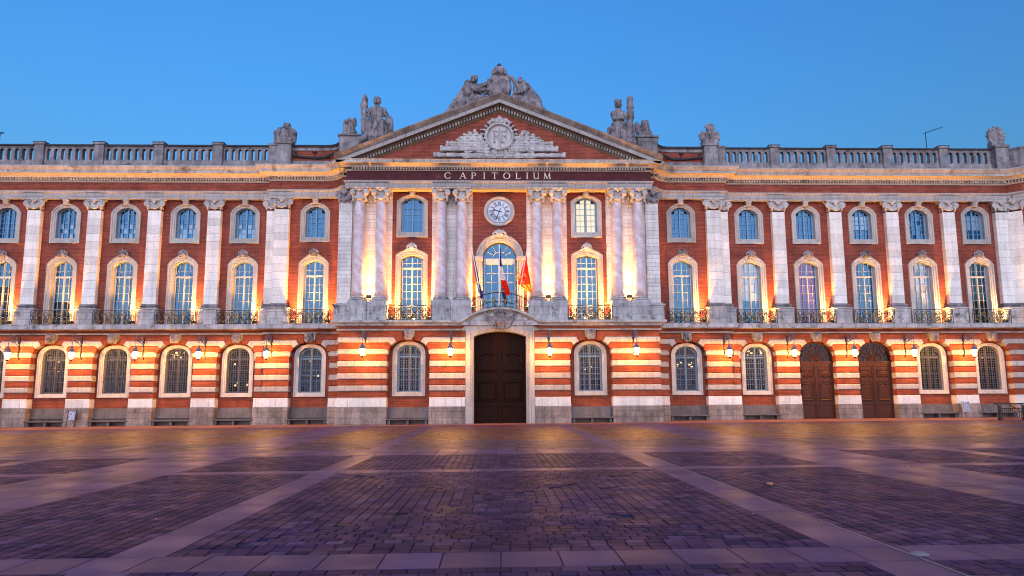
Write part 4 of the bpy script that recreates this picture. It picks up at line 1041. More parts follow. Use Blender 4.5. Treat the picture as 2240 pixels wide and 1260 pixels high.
# ---- clock
CK = thing('clock', 'white round clock with Roman numerals above the arched balcony window', 'clock', (-.02, -2.1, 15.12))
m = MB(); m.lathe([(0, 0), (1.09, 0), (1.12, .08), (1.08, .16), (1.0, .18), (.93, .13), (.88, .09), (0, .09)], n=48); link('clock_rim', m.mesh('clock_rim', 'stone_frame'), CK, rot=(PI/2, 0, 0))
m = MB(); m.lathe([(0, .095), (.87, .095), (.87, .10), (0, .10)], n=40); MT['dial'] = plain('clock_enamel', (.56, .60, .64), .5); link('clock_dial', m.mesh('clock_dial', 'dial'), CK, rot=(PI/2, 0, 0))
m = MB()
for rr in (.85, .42): m.tube([(rr*math.cos(2*PI*k/40), -.11, rr*math.sin(2*PI*k/40)) for k in range(40)], .012, 4, True)
for k in range(60):
    a = 2*PI*k/60; q = .78 if k % 5 else .74; m.tube([(q*math.sin(a), -.11, q*math.cos(a)), (.84*math.sin(a), -.11, .84*math.cos(a))], .007, 3)
link('minute_track', m.mesh('minute_track', 'black'), CK)
NUM = ['XII', 'I', 'II', 'III', 'IIII', 'V', 'VI', 'VII', 'VIII', 'IX', 'X', 'XI']
for k, nmr in enumerate(NUM):
    m = MB(); a = -2*PI*k/12; wd = {'I': .06, 'V': .13, 'X': .13}; tot = sum(wd[c] for c in nmr); x = -tot/2
    def bb(x0, z0, x1, z1, w):
        d = Vector((x1-x0, z1-z0)).normalized(); n = Vector((-d.y, d.x))*w
        m.face([((p[0]), -.115, p[1]) for p in ((x0+n.x, z0+n.y), (x0-n.x, z0-n.y), (x1-n.x, z1-n.y), (x1+n.x, z1+n.y))])
    for c in nmr:
        w = wd[c]; xc = x+w/2; x += w
        if c == 'I': bb(xc, -.12, xc, .12, .018)
        if c == 'V': bb(xc-.05, .12, xc, -.12, .02); bb(xc+.05, .12, xc, -.12, .01)
        if c == 'X': bb(xc-.05, .12, xc+.05, -.12, .02); bb(xc+.05, .12, xc-.05, -.12, .01)
    bb(-tot/2, .125, tot/2, .125, .008); bb(-tot/2, -.125, tot/2, -.125, .008)
    R = Matrix.Rotation(a, 3, 'Y').inverted(); mid = Vector((0, 0, .59)); m.v = [tuple(R@(Vector((v[0], 0, v[2]))+mid)+Vector((0, v[1], 0))) for v in m.v]
    link('numeral', m.mesh('numeral', 'black'), CK)
def hand(name, ang, L, tail, w):
    m = MB(); P_ = [(-w*.5, -tail), (w*.5, -tail), (w*.35, 0), (w*.6, L*.62), (w*1.4, L*.72), (w*.5, L*.8), (0, L), (-w*.5, L*.8), (-w*1.4, L*.72), (-w*.6, L*.62), (-w*.35, 0)]
    c, s = math.cos(ang), math.sin(ang); Q = [(x*c+z*s, -x*s+z*c) for x, z in P_]
    m.loft([[(x, y, z) for x, z in Q] for y in (-.12, -.15)], True, (True, True)); return link(name, m.mesh(name, 'black'), CK)
hand('hour_hand', 2*PI*(9.55/12), .50, .2, .055); hand('minute_hand', 2*PI*(33.4/60), .74, .26, .05)
m = MB(); m.lathe([(0, .1), (.06, .1), (.05, .18), (0, .19)], n=12); link('hand_boss', m.mesh('hand_boss', 'black'), CK, rot=(PI/2, 0, 0))
m = MB(); m.box(-.09, .09, -.16, .1, 1.12, 1.32, .02); m.lathe([(.06, 1.3), (.09, 1.36), (.0, 1.44)], n=8); link('clock_bracket', m.mesh('clock_bracket', 'iron'), CK)

# ---- wall lanterns
LAMP_E = 860.
MT['lamp_glass'] = None
k = NT('lit_lamp_glass'); k.t.nodes.remove(k.b); tr = k.n('ShaderNodeBsdfTransparent'); em = k.n('ShaderNodeEmission'); em.inputs[0].default_value = (1., .70, .30, 1); em.inputs[1].default_value = 9.
mx = k.n('ShaderNodeMixShader'); mx.inputs[0].default_value = .35; k.l(tr.outputs[0], mx.inputs[1]); k.l(em.outputs[0], mx.inputs[2]); k.l(mx.outputs[0], k.o.inputs[0]); MT['lamp_glass'] = k.m
def lantern_proto():
    m = MB()                                          # origin at the wall, lantern hangs 1.1 m in front of it
    m.box(-.03, .03, -.05, .02, 4.7, 6.28); m.box(-.06, .06, -.08, .02, 4.66, 4.8); m.box(-.07, .07, -.09, .02, 5.78, 5.95)
    m.tube([(0, -.06, 5.55)]+[(0, -.06-1.02*k/8, 5.55+.42*math.sin(PI/2*k/8)**.8) for k in range(1, 9)], .02, 5)
    m.tube([(0, -.05, 4.74), (0, -.12, 5.0), (0, -.08, 5.3)], .02, 4)
    b = MB(); 
    R = .27; b.tube([(0, -.62-R*math.cos(2*PI*q/20), 6.08+R*math.sin(2*PI*q/20)) for q in range(20)], .02, 5, True)
    b.tube([(0, -.62+.27*(1-.8*q/18)*math.cos(.9*2*PI*q/18+1), 6.08+.27*(1-.8*q/18)*math.sin(.9*2*PI*q/18+1)) for q in range(19)], .02, 4)
    b.tube([(0, -1.08, 6.3), (0, -1.1, 6.0), (0, -1.1, 5.45)], [.035, .025, .02], 5)
    h = MB(); h.lathe([(.215, 5.10), (.235, 5.13), (.21, 5.17), (.14, 5.27), (.085, 5.35), (.075, 5.42), (.03, 5.5), (.02, 5.56)], (0, -1.1, 0), 12)
    g = MB(); g.lathe([(.07, 4.62), (.13, 4.65), (.17, 4.86), (.195, 5.10)], (0, -1.1, 0), 12)
    r = MB()
    for q in range(6):
        a = 2*PI*q/6; r.tube([(.073*math.cos(a), -1.1+.073*math.sin(a), 4.61), (.134*math.cos(a), -1.1+.134*math.sin(a), 4.65), (.174*math.cos(a), -1.1+.174*math.sin(a), 4.86), (.2*math.cos(a), -1.1+.2*math.sin(a), 5.11)], .011, 4)
    r.lathe([(.0, 4.46), (.03, 4.48), (.05, 4.52), (.11, 4.57), (.11, 4.6)], (0, -1.1, 0), 10)
    return [('wall_plate', m.mesh('wall_plate', 'iron')), ('scroll_bracket', b.mesh('scroll_bracket', 'iron_blue')), ('lamp_cap', h.mesh('lamp_cap', 'iron_blue')), ('lamp_glass', g.mesh('lamp_glass', 'lamp_glass', True)), ('lamp_cage', r.mesh('lamp_cage', 'iron'))]
LP = lantern_proto()
lld = bpy.data.lights.new('lantern_light', 'POINT'); lld.energy = LAMP_E; lld.color = (1., .44, .075); lld.shadow_soft_size = .08
LXY = [(3.34, -3.4), (9.2, -3.4), (16.3, -1.15)]+[(x, -.7) for x in PX]
NEAR = ['beside the main door', 'near the corner of the central block', 'under the wide double pilaster', 'under the first single pilaster', 'under the second single pilaster', 'under the third single pilaster', 'under the fourth single pilaster']
for i, (x, y) in enumerate(LXY):
    for s in (-1, 1):
        t = thing('wall_lantern', f"lit iron wall lantern {NEAR[i]}, {'left' if s < 0 else 'right'} of the main door", 'lantern', (s*x, y, -.06), group='lit lanterns along the ground floor')
        for nme, me in LP: link(nme, me, t)
        link('lantern_light', lld, t, (0, -1.1, 4.97))

# ---- floodlights
SPOT_E = 2500.
def flood_mesh():
    m = MB(); m.box(-.16, .16, -.10, .10, .10, .32, .03); a = MB(); a.tube([(-.18, 0, .22), (-.18, 0, .02), (.18, 0, .02), (.18, 0, .22)], .018, 4); a.box(-.1, .1, -.08, .08, 0, .03)
    g = MB(); g.face([(-.14, -.08, .322), (.14, -.08, .322), (.14, .08, .322), (-.14, .08, .322)])
    return m.mesh('lamp_housing', 'black'), a.mesh('lamp_bracket', 'iron'), g.mesh('lamp_lens', MT['lens'])
MT['lens'] = plain('lit_lens', (.9, .8, .6), .3, 0, (1., .78, .42), 14.)
FM = flood_mesh()
FLD = {}
def flood(x, y, z, tx, ty, tz, label, e=1., ang=92, col=(1., .43, .08), blend=1., group='floodlights on the balconies'):
    t = thing('floodlight', label, 'floodlight', (x, y, z), group=group)
    d = Vector((tx-x, ty-y, tz-z-.3)).normalized(); q = Vector((0, 0, 1)).rotation_difference(d)
    k = link('lamp_housing', FM[0], t, (0, 0, 0)); link('lamp_bracket', FM[1], t)
    piv = Vector((0, 0, .21)); k.rotation_mode = 'QUATERNION'; k.rotation_quaternion = q; k.location = piv-q@piv
    link('lamp_lens', FM[2], k)
    key = (e, ang, col, blend)
    if key not in FLD:
        L = bpy.data.lights.new('flood_light', 'SPOT'); L.energy = SPOT_E*e; L.spot_size = math.radians(ang); L.spot_blend = blend; L.color = col; L.shadow_soft_size = .06; FLD[key] = L
    o = link('flood_light', FLD[key], t); o.rotation_mode = 'QUATERNION'; o.rotation_quaternion = Vector((0, 0, -1)).rotation_difference(d); o.location = piv+d*.16
    link('flood_spill', SPILL, t, tuple(piv+d*.28))
    return t
SPILL = bpy.data.lights.new('flood_spill', 'POINT'); SPILL.energy = 48.; SPILL.color = (1., .52, .16); SPILL.shadow_soft_size = .08
for s in (-1, 1):
    sd = 'left' if s < 0 else 'right'
    for i, x in enumerate(WX):
        w = ORD[i]
        flood(s*x+1.22, -.62, 7.06, s*x+.2, -.1, 16., f'small floodlight at right end of the {w or "first "}balcony on the {sd} wing from the centre', group='floodlights on the wing balconies')
    flood(s*BX+1.22, -1.1, 7.06, s*BX+.3, -.5, 16., f'small floodlight at right end of the balcony next to the central block, {sd} side', group='floodlights on the wing balconies')
flood(-BX-1.2, -1.1, 7.06, -BX-.3, -.5, 16., 'small floodlight at left end of the balcony next to the central block, left side', group='floodlights on the wing balconies')
for s in (-1, 1):
    sd = 'left' if s < 0 else 'right'
    for e in (-1, 1): flood(s*CX+e*1.3, -2.75, 7.06, s*CX+e*.7, -2.15, 16., f"floodlight at the {'left' if e < 0 else 'right'} end of the gilded balcony {sd} of the clock", 1.0)
    flood(s*CX+.05, -3.2, 7.06, s*CX, -2.1, 14., f'small black floodlight in the middle of the gilded balcony {sd} of the clock', .5)
    flood(s*1.92, -3.0, 7.75, s*1.55, -2.15, 16.5, f'floodlight behind the flags, {sd} side of the arched window', 1.0)
for x, lb in ((-9.18, 'strong floodlight between the outer pair of columns, left of the clock'), (3.42, 'strong floodlight between the pair of columns just right of the clock'), (9.18, 'strong floodlight between the outer pair of columns, right of the clock')):
    flood(x, -2.75, 8.62, x, -2.3, 17., lb, 1.2, 70, group='floodlights between the columns')

# ---- flags
def cloth(name, c):
    k = NT(name); k.t.nodes.remove(k.b); d = k.n('ShaderNodeBsdfDiffuse'); d.inputs[0].default_value = (*c, 1); t = k.n('ShaderNodeBsdfTranslucent'); t.inputs[0].default_value = (*c, 1)
    x = k.n('ShaderNodeMixShader'); x.inputs[0].default_value = .45; k.l(d.outputs[0], x.inputs[1]); k.l(t.outputs[0], x.inputs[2]); k.l(x.outputs[0], k.o.inputs[0]); return k.m
MT['flag_blue'] = cloth('blue_flag_cloth', (.04, .05, .26)); MT['flag_white'] = cloth('white_flag_cloth', (.78, .76, .75)); MT['flag_red'] = cloth('red_flag_cloth', (.75, .03, .015))
MT['flag_gold'] = plain('gold_flag_cloth', (.75, .42, .05), .7); MT['flag_backlit'] = cloth('backlit_flag_cloth', (.80, .30, .04))  # orange lower cloth: floodlight through the red flag put into its colour
def flag(label, p0, p1, rows, mats, name='flag', emblem=None):
    t = thing(name, label, 'flag', p0); d = Vector(p1)-Vector(p0); m = MB(); m.tube([(0, 0, 0), tuple(d)], .028, 6); m.lathe([(0, -.03), (.05, 0), (.04, .08), (0, .14)], tuple(d), 8); link('flag_pole', m.mesh('flag_pole', 'white'), t)
    c = MB(); n = 10                                   # rows: (z, x_left, x_right, material)
    V = []
    for z, xa, xb, mi in rows:
        V.append([(xa+(xb-xa)*k/n-p0[0], -.12-.05*math.sin(k*1.6+z)*min(1, abs(xb-xa)*2.5), z-p0[2]) for k in range(n+1)])
    for i in range(len(V)-1):
        c.mi = rows[i][3]
        for k in range(n): c.face([V[i][k], V[i][k+1], V[i+1][k+1], V[i+1][k]])
    cl = link('flag_cloth', c.mesh('flag_cloth', mats), t)
    if emblem: link('flag_emblem', emblem.mesh('flag_emblem', 'flag_gold'), cl)
    return t
flag('dark blue flag hanging limp with a gold star, left of the arched window', (-1.22, -3.35, 7.95), (-1.93, -3.75, 12.0),
     [(11.7, -1.9, -1.80, 0), (11.0, -1.83, -1.66, 0), (10.2, -1.72, -1.5, 0), (9.75, -1.64, -1.42, 1), (9.6, -1.62, -1.4, 0), (9.0, -1.48, -1.2, 0), (8.55, -1.3, -1.14, 0)], ['flag_blue', 'flag_gold'])
flag('blue, white and red flag hanging in the middle of the arched window', (-.02, -3.95, 8.05), (-.04, -4.2, 12.1),
     [(12.0, -.05, .05, 0), (11.3, -.08, .1, 0), (10.75, -.08, .14, 0), (10.7, -.10, .16, 1), (10.2, -.06, .3, 1), (9.8, .03, .4, 1), (9.75, .05, .42, 2), (9.2, .2, .62, 2), (8.75, .38, .70, 2), (8.7, .45, .66, 2)], ['flag_blue', 'flag_white', 'flag_red'])
em = MB()
for S_ in ([(1.25, 10.55), (1.62, 9.65)], [(1.15, 9.95), (1.75, 10.2)], [(1.22, 10.3), (1.3, 10.65)], [(1.58, 9.6), (1.7, 9.75)], [(1.12, 10.1), (1.2, 9.85)], [(1.72, 10.32), (1.78, 10.08)]): em.tube([(x-1.16, -.2, z-7.95) for x, z in S_], .035, 4)
for k in range(12): em.tube([(1.45+.36*math.cos(k*PI/6)-1.16, -.2, 10.08+.36*math.sin(k*PI/6)-7.95), (1.45+.40*math.cos(k*PI/6)-1.16, -.2, 10.08+.40*math.sin(k*PI/6)-7.95)], .03, 4)
flag('red flag with a golden cross, right of the arched window', (1.16, -3.35, 7.95), (1.90, -3.75, 12.0),
     [(11.7, 1.83, 1.90, 0), (11.1, 1.66, 1.9, 0), (10.5, 1.5, 2.0, 0), (9.9, 1.32, 2.1, 0), (9.55, 1.24, 2.16, 1), (9.1, 1.9, 2.24, 1), (9.0, 2.1, 2.26, 1)], ['flag_red', 'flag_backlit'], emblem=em)
# ================================================================ statues and trophies on the roof
def statue(name, label, loc, P, h=.04, k=.028, amp=.024, mat='carved', cat='statue', freq=15, parts=(), scale=None):
    t = thing(name, label, cat, loc, data=None); link('figure' if cat == 'statue' else 'carving', sculpt(P, h, k, amp=amp, freq=freq, seed=3).mesh('figure', mat, True), t)
    for nm, Q in parts: link(nm, sculpt(Q, .045, .04, amp=amp*.5, freq=freq*2).mesh(nm, mat, True), t)
    if scale: t.scale = scale
    return t
def face(c, R, look=0.):                              # head centred at c, facing -y turned by look
    cx, cy, cz = c; f = lambda x, y, z: (cx+x*math.cos(look)-y*math.sin(look), cy+x*math.sin(look)+y*math.cos(look), cz+z)
    return [('e', c, (R*.78, R*.9, R*1.12)), ('c', f(0, -R*.85, R*.12), f(0, -R*1.02, -R*.22), R*.1, R*.16), ('c', f(-R*.4, -R*.78, R*.24), f(R*.4, -R*.78, R*.24), R*.14, R*.14),
            ('x', f(R*.3, -R*.92, R*.04), (R*.2, R*.2, R*.13)), ('x', f(-R*.3, -R*.92, R*.04), (R*.2, R*.2, R*.13)), ('c', f(-R*.2, -R*.84, -R*.52), f(R*.2, -R*.84, -R*.52), R*.1, R*.1), ('e', f(0, -R*.72, -R*.86), (R*.28, R*.25, R*.24)),
            ('x', f(0, -R*.98, -R*.45), (R*.3, R*.1, R*.05)),
            ('e', f(0, R*.2, R*.35), (R*.92, R*.95, R*.85)), ('e', f(R*.75, R*.1, -R*.1), (R*.24, R*.4, R*.6)), ('e', f(-R*.75, R*.1, -R*.1), (R*.24, R*.4, R*.6))]
# left seated figure with a torch (x from its own centre, z from its seat on the raking cornice)
P = face((.05, -.35, 3.05), .27)
P += [('c', (.05, -.25, 2.85), (.05, -.25, 2.55), .14, .2), ('e', (.05, -.2, 2.05), (.5, .34, .55)), ('c', (-.32, -.2, 2.45), (.42, -.2, 2.42), .2, .2),
      ('c', (.5, -.15, 2.38), (.85, -.1, 1.85), .2, .15), ('c', (.85, -.1, 1.85), (.98, -.2, 1.55), .17, .14), ('c', (.98, -.25, 1.5), (.75, -.5, 1.25), .17, .15),   # right-hand arm resting on shield
      ('c', (-.4, -.2, 2.38), (-.62, -.4, 1.85), .18, .14), ('c', (-.62, -.4, 1.85), (-.7, -.55, 2.05), .14, .12),
      ('e', (.1, -.1, 1.4), (.62, .5, .5)), ('c', (-.05, -.3, 1.3), (-.35, -1.0, 1.15), .33, .27), ('c', (.35, -.3, 1.3), (.55, -1.0, 1.1), .34, .28),
      ('c', (-.35, -1.0, 1.15), (-.45, -.95, .25), .27, .3), ('c', (.55, -1.0, 1.1), (.5, -.95, .25), .28, .34), ('c', (-.5, -1.1, .05), (-.65, -1.35, -.3), .2, .16), ('c', (.2, -1.1, .1), (.05, -1.3, -.2), .22, .16),
      ('b', (.1, -.3, .5), (.75, .7, .75), None, .2), ('e', (.95, -.35, 1.0), (.34, .3, .8)), ('c', (-.8, -.9, -.2), (.9, -.6, .25), .35, .4)]
for j in range(7): P.append(('c', (-.4+.2*j, -.75-.1*(j % 2), 1.15-.03*j), (-.55+.24*j, -1.15+.05*(j % 2), .1), .11, .15))
TORCH = [('c', (-.86, -.5, .6), (-.80, -.5, 2.6), .19, .20), ('c', (-.8, -.5, 2.6), (-.8, -.5, 2.75), .24, .22), ('e', (-.8, -.5, 3.0), (.23, .22, .3)), ('c', (-.8, -.5, 3.1), (-.80, -.5, 3.55), .19, .03), ('c', (-.98, -.45, 1.9), (-1.0, -.45, 2.7), .08, .14), ('c', (-.86, -.5, 1.4), (-.85, -.5, 1.45), .22, .22), ('c', (-.83, -.5, 2.05), (-.83, -.5, 2.1), .225, .225)]
statue('seated_statue', 'stone statue of a seated draped figure holding a torch, left of the pediment', (-8.95, -2.3, 20.2), P, parts=[('torch', TORCH)])
# right seated figure with a bundle held upright
P = face((-.38, -.35, 3.0), .25, .1)
P += [('e', (-.38, -.3, 3.28), (.22, .2, .1)), ('c', (-.36, -.25, 2.85), (-.34, -.25, 2.5), .13, .2), ('e', (-.3, -.2, 2.1), (.42, .32, .5)), ('c', (-.66, -.2, 2.4), (.02, -.2, 2.38), .18, .18),
      ('c', (-.72, -.2, 2.32), (-.68, -.4, 1.85), .19, .15), ('c', (-.68, -.4, 1.85), (-.1, -.75, 1.78), .15, .12), ('c', (.05, -.2, 2.32), (.3, -.45, 1.85), .18, .14), ('c', (.3, -.45, 1.85), (.48, -.6, 2.0), .14, .12),
      ('e', (-.25, -.15, 1.4), (.62, .5, .5)), ('c', (-.3, -.3, 1.3), (-.55, -1.0, 1.05), .34, .28), ('c', (-.05, -.3, 1.3), (.25, -1.0, 1.1), .33, .27), ('c', (-.55, -1.0, 1.05), (-.6, -.95, .3), .3, .36), ('c', (.25, -1.0, 1.1), (.25, -.95, .0), .28, .32),
      ('b', (-.2, -.3, .45), (.85, .7, .75), None, .2), ('c', (-1.0, -.5, .95), (-1.15, -.6, .2), .24, .3), ('c', (-1.0, -.7, .25), (.55, -.8, -.35), .36, .36), ('e', (.5, -.4, .9), (.3, .3, .7))]
for j in range(8): P.append(('c', (-.85+.2*j, -.75-.1*(j % 2), 1.1-.03*j), (-1.05+.24*j, -1.15+.06*(j % 2), .25-.07*j), .11, .15))
BUND = [('c', (.48, -.5, 1.9), (.47, -.5, 3.35), .24, .22), ('c', (.47, -.5, 3.35), (.46, -.5, 3.45), .2, .12), ('c', (.62, -.48, 1.9), (.62, -.48, 3.1), .1, .07), ('c', (.48, -.5, 1.95), (.48, -.5, 2.0), .27, .27), ('c', (.48, -.5, 2.7), (.48, -.5, 2.74), .255, .255), ('c', (.46, -.5, .8), (.48, -.5, 1.9), .15, .2)]
statue('seated_statue', 'stone statue of a seated draped figure holding an upright bundle, right of the pediment', (9.1, -2.3, 20.1), P, parts=[('bundle', BUND)])
# group over the apex
P = []
SH = [('e', (0, 0, 1.25), (.86, .42, .98)), ('e', (0, -.22, 1.05), (.60, .34, .72)), ('c', (-.55, -.3, 1.62), (.55, -.3, 1.62), .07, .07), ('e', (0, -.2, 1.85), (.58, .32, .42)), ('c', (-.45, -.05, 2.25), (.45, -.05, 2.25), .2, .2),
      ('e', (-.62, -.1, 2.0), (.26, .24, .22)), ('e', (.62, -.1, 2.0), (.26, .24, .22)), ('e', (-.7, -.1, 1.5), (.22, .24, .5)), ('e', (.7, -.1, 1.5), (.22, .24, .5)), ('b', (0, .1, .3), (1.1, .4, .5), None, .1)]
SH += [('e', (q*.2, -.5, .98+.1*(q*q-1)), (.09, .08, .09)) for q in (-1, 0, 1)]+[('e', (q*.16, -.48, 1.93), (.06, .06, .05)) for q in (-1, 0, 1)]
t = statue('crowned_escutcheon', 'carved stone shield under a domed crown on the apex of the pediment', (0, -2.3, 22.95), SH, amp=.016, cat='escutcheon', k=.03, h=.045)
CR = [('e', (0, 0, 2.72), (.52, .5, .44)), ('c', (-.5, 0, 2.48), (.5, 0, 2.48), .1, .1), ('c', (-.48, 0, 2.36), (.48, 0, 2.36), .16, .16)]
for j in range(12):
    a = 2*PI*j/12; CR += [('c', (.53*math.cos(a), .5*math.sin(a), 2.5), (.5*math.cos(a), .47*math.sin(a), 2.85), .06, .05), ('c', (.5*math.cos(a), .47*math.sin(a), 2.85), (.12*math.cos(a), .11*math.sin(a), 3.14), .05, .04)]
link('crown', sculpt(CR, .04, .03).mesh('crown', 'carved', True), t)
m = MB(); m.lathe([(.0, 3.1), (.09, 3.12), (.1, 3.2), (.04, 3.25), (.05, 3.3), (.035, 3.36), (.0, 3.4)], n=10); m.box(-.16, .16, -.05, .05, 3.26, 3.33); m.box(-.045, .045, -.045, .045, 3.3, 3.42); link('finial', m.mesh('finial', 'coping'), t)
def winged(s, raised):
    Q = face((-1.85 if not raised else 1.55, -.35, 2.03 if not raised else 1.95), .27 if not raised else .2, -.3 if not raised else .6)
    w = -1 if not raised else 1
    Q += [('e', (w*1.7, -.05, 1.2), (.42, .36, .52)), ('c', (w*1.45, -.1, 1.55), (w*2.05, -.05, 1.5), .2, .2), ('c', (w*1.8, -.2, 1.9), (w*1.8, -.15, 1.55), .14, .18), ('e', (w*1.75, .0, .55), (.55, .45, .5)),
          ('c', (w*1.6, -.3, .5), (w*1.1, -.75, .35), .3, .24), ('c', (w*1.1, -.75, .35), (w*1.0, -.7, -.2), .24, .22), ('c', (w*1.9, -.3, .4), (w*2.6, -.7, .05), .3, .27), ('c', (w*2.6, -.7, .05), (w*3.1, -.7, -.5), .27, .22), ('c', (w*3.1, -.7, -.5), (w*3.75, -.65, -.75), .2, .10),
          ('b', (w*1.8, .1, -.1), (1.1, .45, .6), (0, w*.38, 0), .15), ('b', (w*2.7, .0, -.6), (.9, .4, .35), (0, w*.38, 0), .12)]
    if not raised: Q += [('c', (-2.05, -.15, 1.5), (-1.7, -.6, 1.05), .19, .15), ('c', (-1.7, -.6, 1.05), (-.85, -.75, 1.0), .16, .12), ('e', (-.8, -.75, 1.0), (.14, .12, .12)), ('c', (-1.4, -.1, 1.5), (-.95, -.2, 1.75), .17, .13), ('b', (-1.05, .1, 1.5), (.3, .15, .45), (0, -.4, 0), .1)]
    else: Q += [('c', (1.4, -.1, 1.6), (.95, -.15, 2.2), .18, .14), ('c', (.95, -.15, 2.2), (.5, -.1, 2.42), .14, .11), ('e', (1.72, -.1, 1.65), (.3, .3, .3)), ('c', (2.0, -.15, 1.45), (1.6, -.55, .95), .19, .15), ('c', (1.6, -.55, .95), (1.15, -.6, .85), .15, .11), ('c', (1.15, -.25, 1.4), (1.2, -.5, .1), .17, .14), ('c', (1.05, -.3, .9), (1.0, -.5, .0), .12, .12)]
    for j in range(7): Q.append(('c', (w*(1.3+.2*j), -.6-.08*(j % 2), .45-.08*j), (w*(1.25+.3*j), -.85+.06*(j % 2), -.3-.13*j), .10, .15))
    top = (-2.38, 2.0) if not raised else (1.98, 1.85)
    WG = []
    for j in range(7):
        u = j/6; WG.append(('c', (top[0]-w*.1*(1-u)+w*.05*j, .12, top[1]-.25*j*.9), (top[0]+w*(.10+.27*j), .2, top[1]-.12-.42*j), .20, .13))
    if not raised: WG += [('c', (-2.35, .1, 1.9), (-2.2, .1, 1.2), .24, .28), ('c', (-2.3, .1, 1.3), (-2.75, .1, .2), .3, .2)]
    else: WG += [('c', (2.0, .1, 1.75), (2.9, .15, .55), .22, .26), ('c', (2.6, .1, .9), (3.0, .1, .2), .25, .2)]
    return Q, WG
for rs, lb in ((False, 'winged stone figure with turned head, left of the crowned shield on the pediment'), (True, 'winged stone figure reaching up to the crown, right side of the pediment apex')):
    Q, WG = winged(1, rs); statue('winged_statue', lb, (0, -2.3, 22.95), Q, parts=[('wing', WG)], mat='carved')
# trophies and small carvings on the parapet
def trophy(kind):
    P = [('b', (0, 0, .2), (.62, .36, .22), None, .05), ('e', (0, 0, .62), (.36, .28, .5)), ('b', (0, -.02, .7), (.30, .26, .42), None, .12)]
    if kind == 'eagle':
        P += [('e', (.08, -.02, 1.32), (.23, .24, .22)), ('c', (-.02, -.1, 1.3), (-.28, -.2, 1.26), .12, .04), ('b', (.1, 0, 1.56), (.2, .17, .09), None, .05), ('c', (.28, .05, 1.45), (.38, .1, 1.0), .1, .13)]
        for s in (1, -1):
            P += [('c', (s*.42, .02, 1.12), (s*.68, .0, .85), .2, .2), ('c', (s*.68, 0, .9), (s*.72, 0, .25), .17, .12), ('c', (s*.5, -.1, .95), (s*.55, -.14, .25), .13, .1), ('c', (s*.6, -.1, .1), (s*.8, -.15, .12), .12, .07)]
    elif kind == 'helmet':
        P += [('e', (.05, 0, 1.36), (.28, .27, .26)), ('c', (.05, -.02, 1.25), (-.12, -.2, 1.28), .14, .08)]+[('c', (.05+.36*math.cos(a), 0, 1.36+.36*math.sin(a)), (.05+.36*math.cos(a+.3), 0, 1.36+.36*math.sin(a+.3)), .085, .085) for a in (.1, .4, .7, 1, 1.3, 1.6, 1.9, 2.2, 2.5)]
        for s in (1, -1): P += [('e', (s*.5, -.02, .95), (.24, .26, .24)), ('e', (s*.58, -.1, .6), (.2, .2, .26)), ('c', (s*.4, .05, .3), (s*.72, .05, .9), .12, .1)]
        P += [('c', (-.2+.1*j, -.24, 1.12), (-.2+.1*j, -.26, .95), .05, .05) for j in range(5)]
    elif kind == 'plume':
        P = [('b', (0, 0, .18), (.5, .36, .18), None, .06), ('e', (-.02, 0, .55), (.33, .3, .4)), ('e', (.02, -.06, .9), (.24, .24, .24)), ('c', (-.05, -.18, .62), (-.05, -.2, .4), .16, .2)]
        P += [('c', (-.3+.62*math.sin(a)*.6-.0, .02, .75+.55*(1-math.cos(a))*.5), (-.3+.62*math.sin(a+.35)*.6, .02, .75+.55*(1-math.cos(a+.35))*.5), .17, .17) for a in (.2, .6, 1.0, 1.4, 1.8, 2.2)]
        P += [('c', (-.42, .08, .4), (-.38, .08, 1.05), .14, .16), ('c', (.3, 0, 1.25), (.4, -.05, .85), .16, .1), ('e', (-.3, 0, 1.1), (.2, .2, .2))]
        P += [('c', (-.4+.16*j, -.3, .3), (-.45+.17*j, -.36, .02), .09, .1) for j in range(6)]
    elif kind == 'shield':
        P = [('b', (0, 0, .18), (.5, .34, .18), None, .06), ('e', (.08, -.02, .62), (.32, .28, .42)), ('e', (.05, -.02, 1.05), (.28, .26, .34)), ('e', (-.42, .05, .72), (.26, .18, .5), (0, -.25, 0)), ('c', (.2, .05, 1.3), (.42, .05, .5), .12, .14), ('x', (.02, -.3, 1.0), (.12, .12, .1)), ('c', (.02, -.26, .9), (.05, -.26, .62), .12, .12)]
        P += [('c', (-.35+.16*j, -.26, .35), (-.38+.17*j, -.32, .02), .09, .1) for j in range(6)]
    else:
        P = [('e', (0, 0, .86), (.66, .2, .68)), ('e', (0, -.14, .86), (.46, .12, .48)), ('c', (-.46, -.22, .74), (.46, -.24, .98), .035, .035), ('b', (0, 0, .2), (.5, .3, .22), None, .08)]
        for j in range(13):
            a = 2*PI*j/13; P.append(('c', (.58*math.cos(a), -.08, .86+.60*math.sin(a)), (.74*math.cos(a+.28), -.04, .87+.76*math.sin(a+.28)), .13, .06))
    return P
statue('trophy', 'weathered stone eagle with folded wings on the parapet, far left of the pediment', (-16.1, -.5, 20.74), trophy('eagle'), cat='trophy', amp=.02, k=.035, h=.04)
statue('trophy', 'carved stone armour with plumed helmet on the parapet, right of the pediment', (16.1, -.5, 20.74), trophy('helmet'), cat='trophy', amp=.02, k=.035, h=.04)
statue('trophy', 'small carved trophy with curled plume on the block left of the torch statue', (-11.0, -1.65, 20.93), trophy('plume'), cat='trophy', amp=.02, k=.035, h=.04)
statue('trophy', 'small carved trophy with a leaning shield, right of the seated bundle statue', (10.8, -1.65, 20.93), trophy('shield'), cat='trophy', amp=.02, k=.035, h=.04)
statue('trophy', 'round stone wreath with rays standing on the parapet at the far right', (38.45, -.45, 20.80), trophy('wreath'), cat='trophy', amp=.01, k=.04, h=.045)

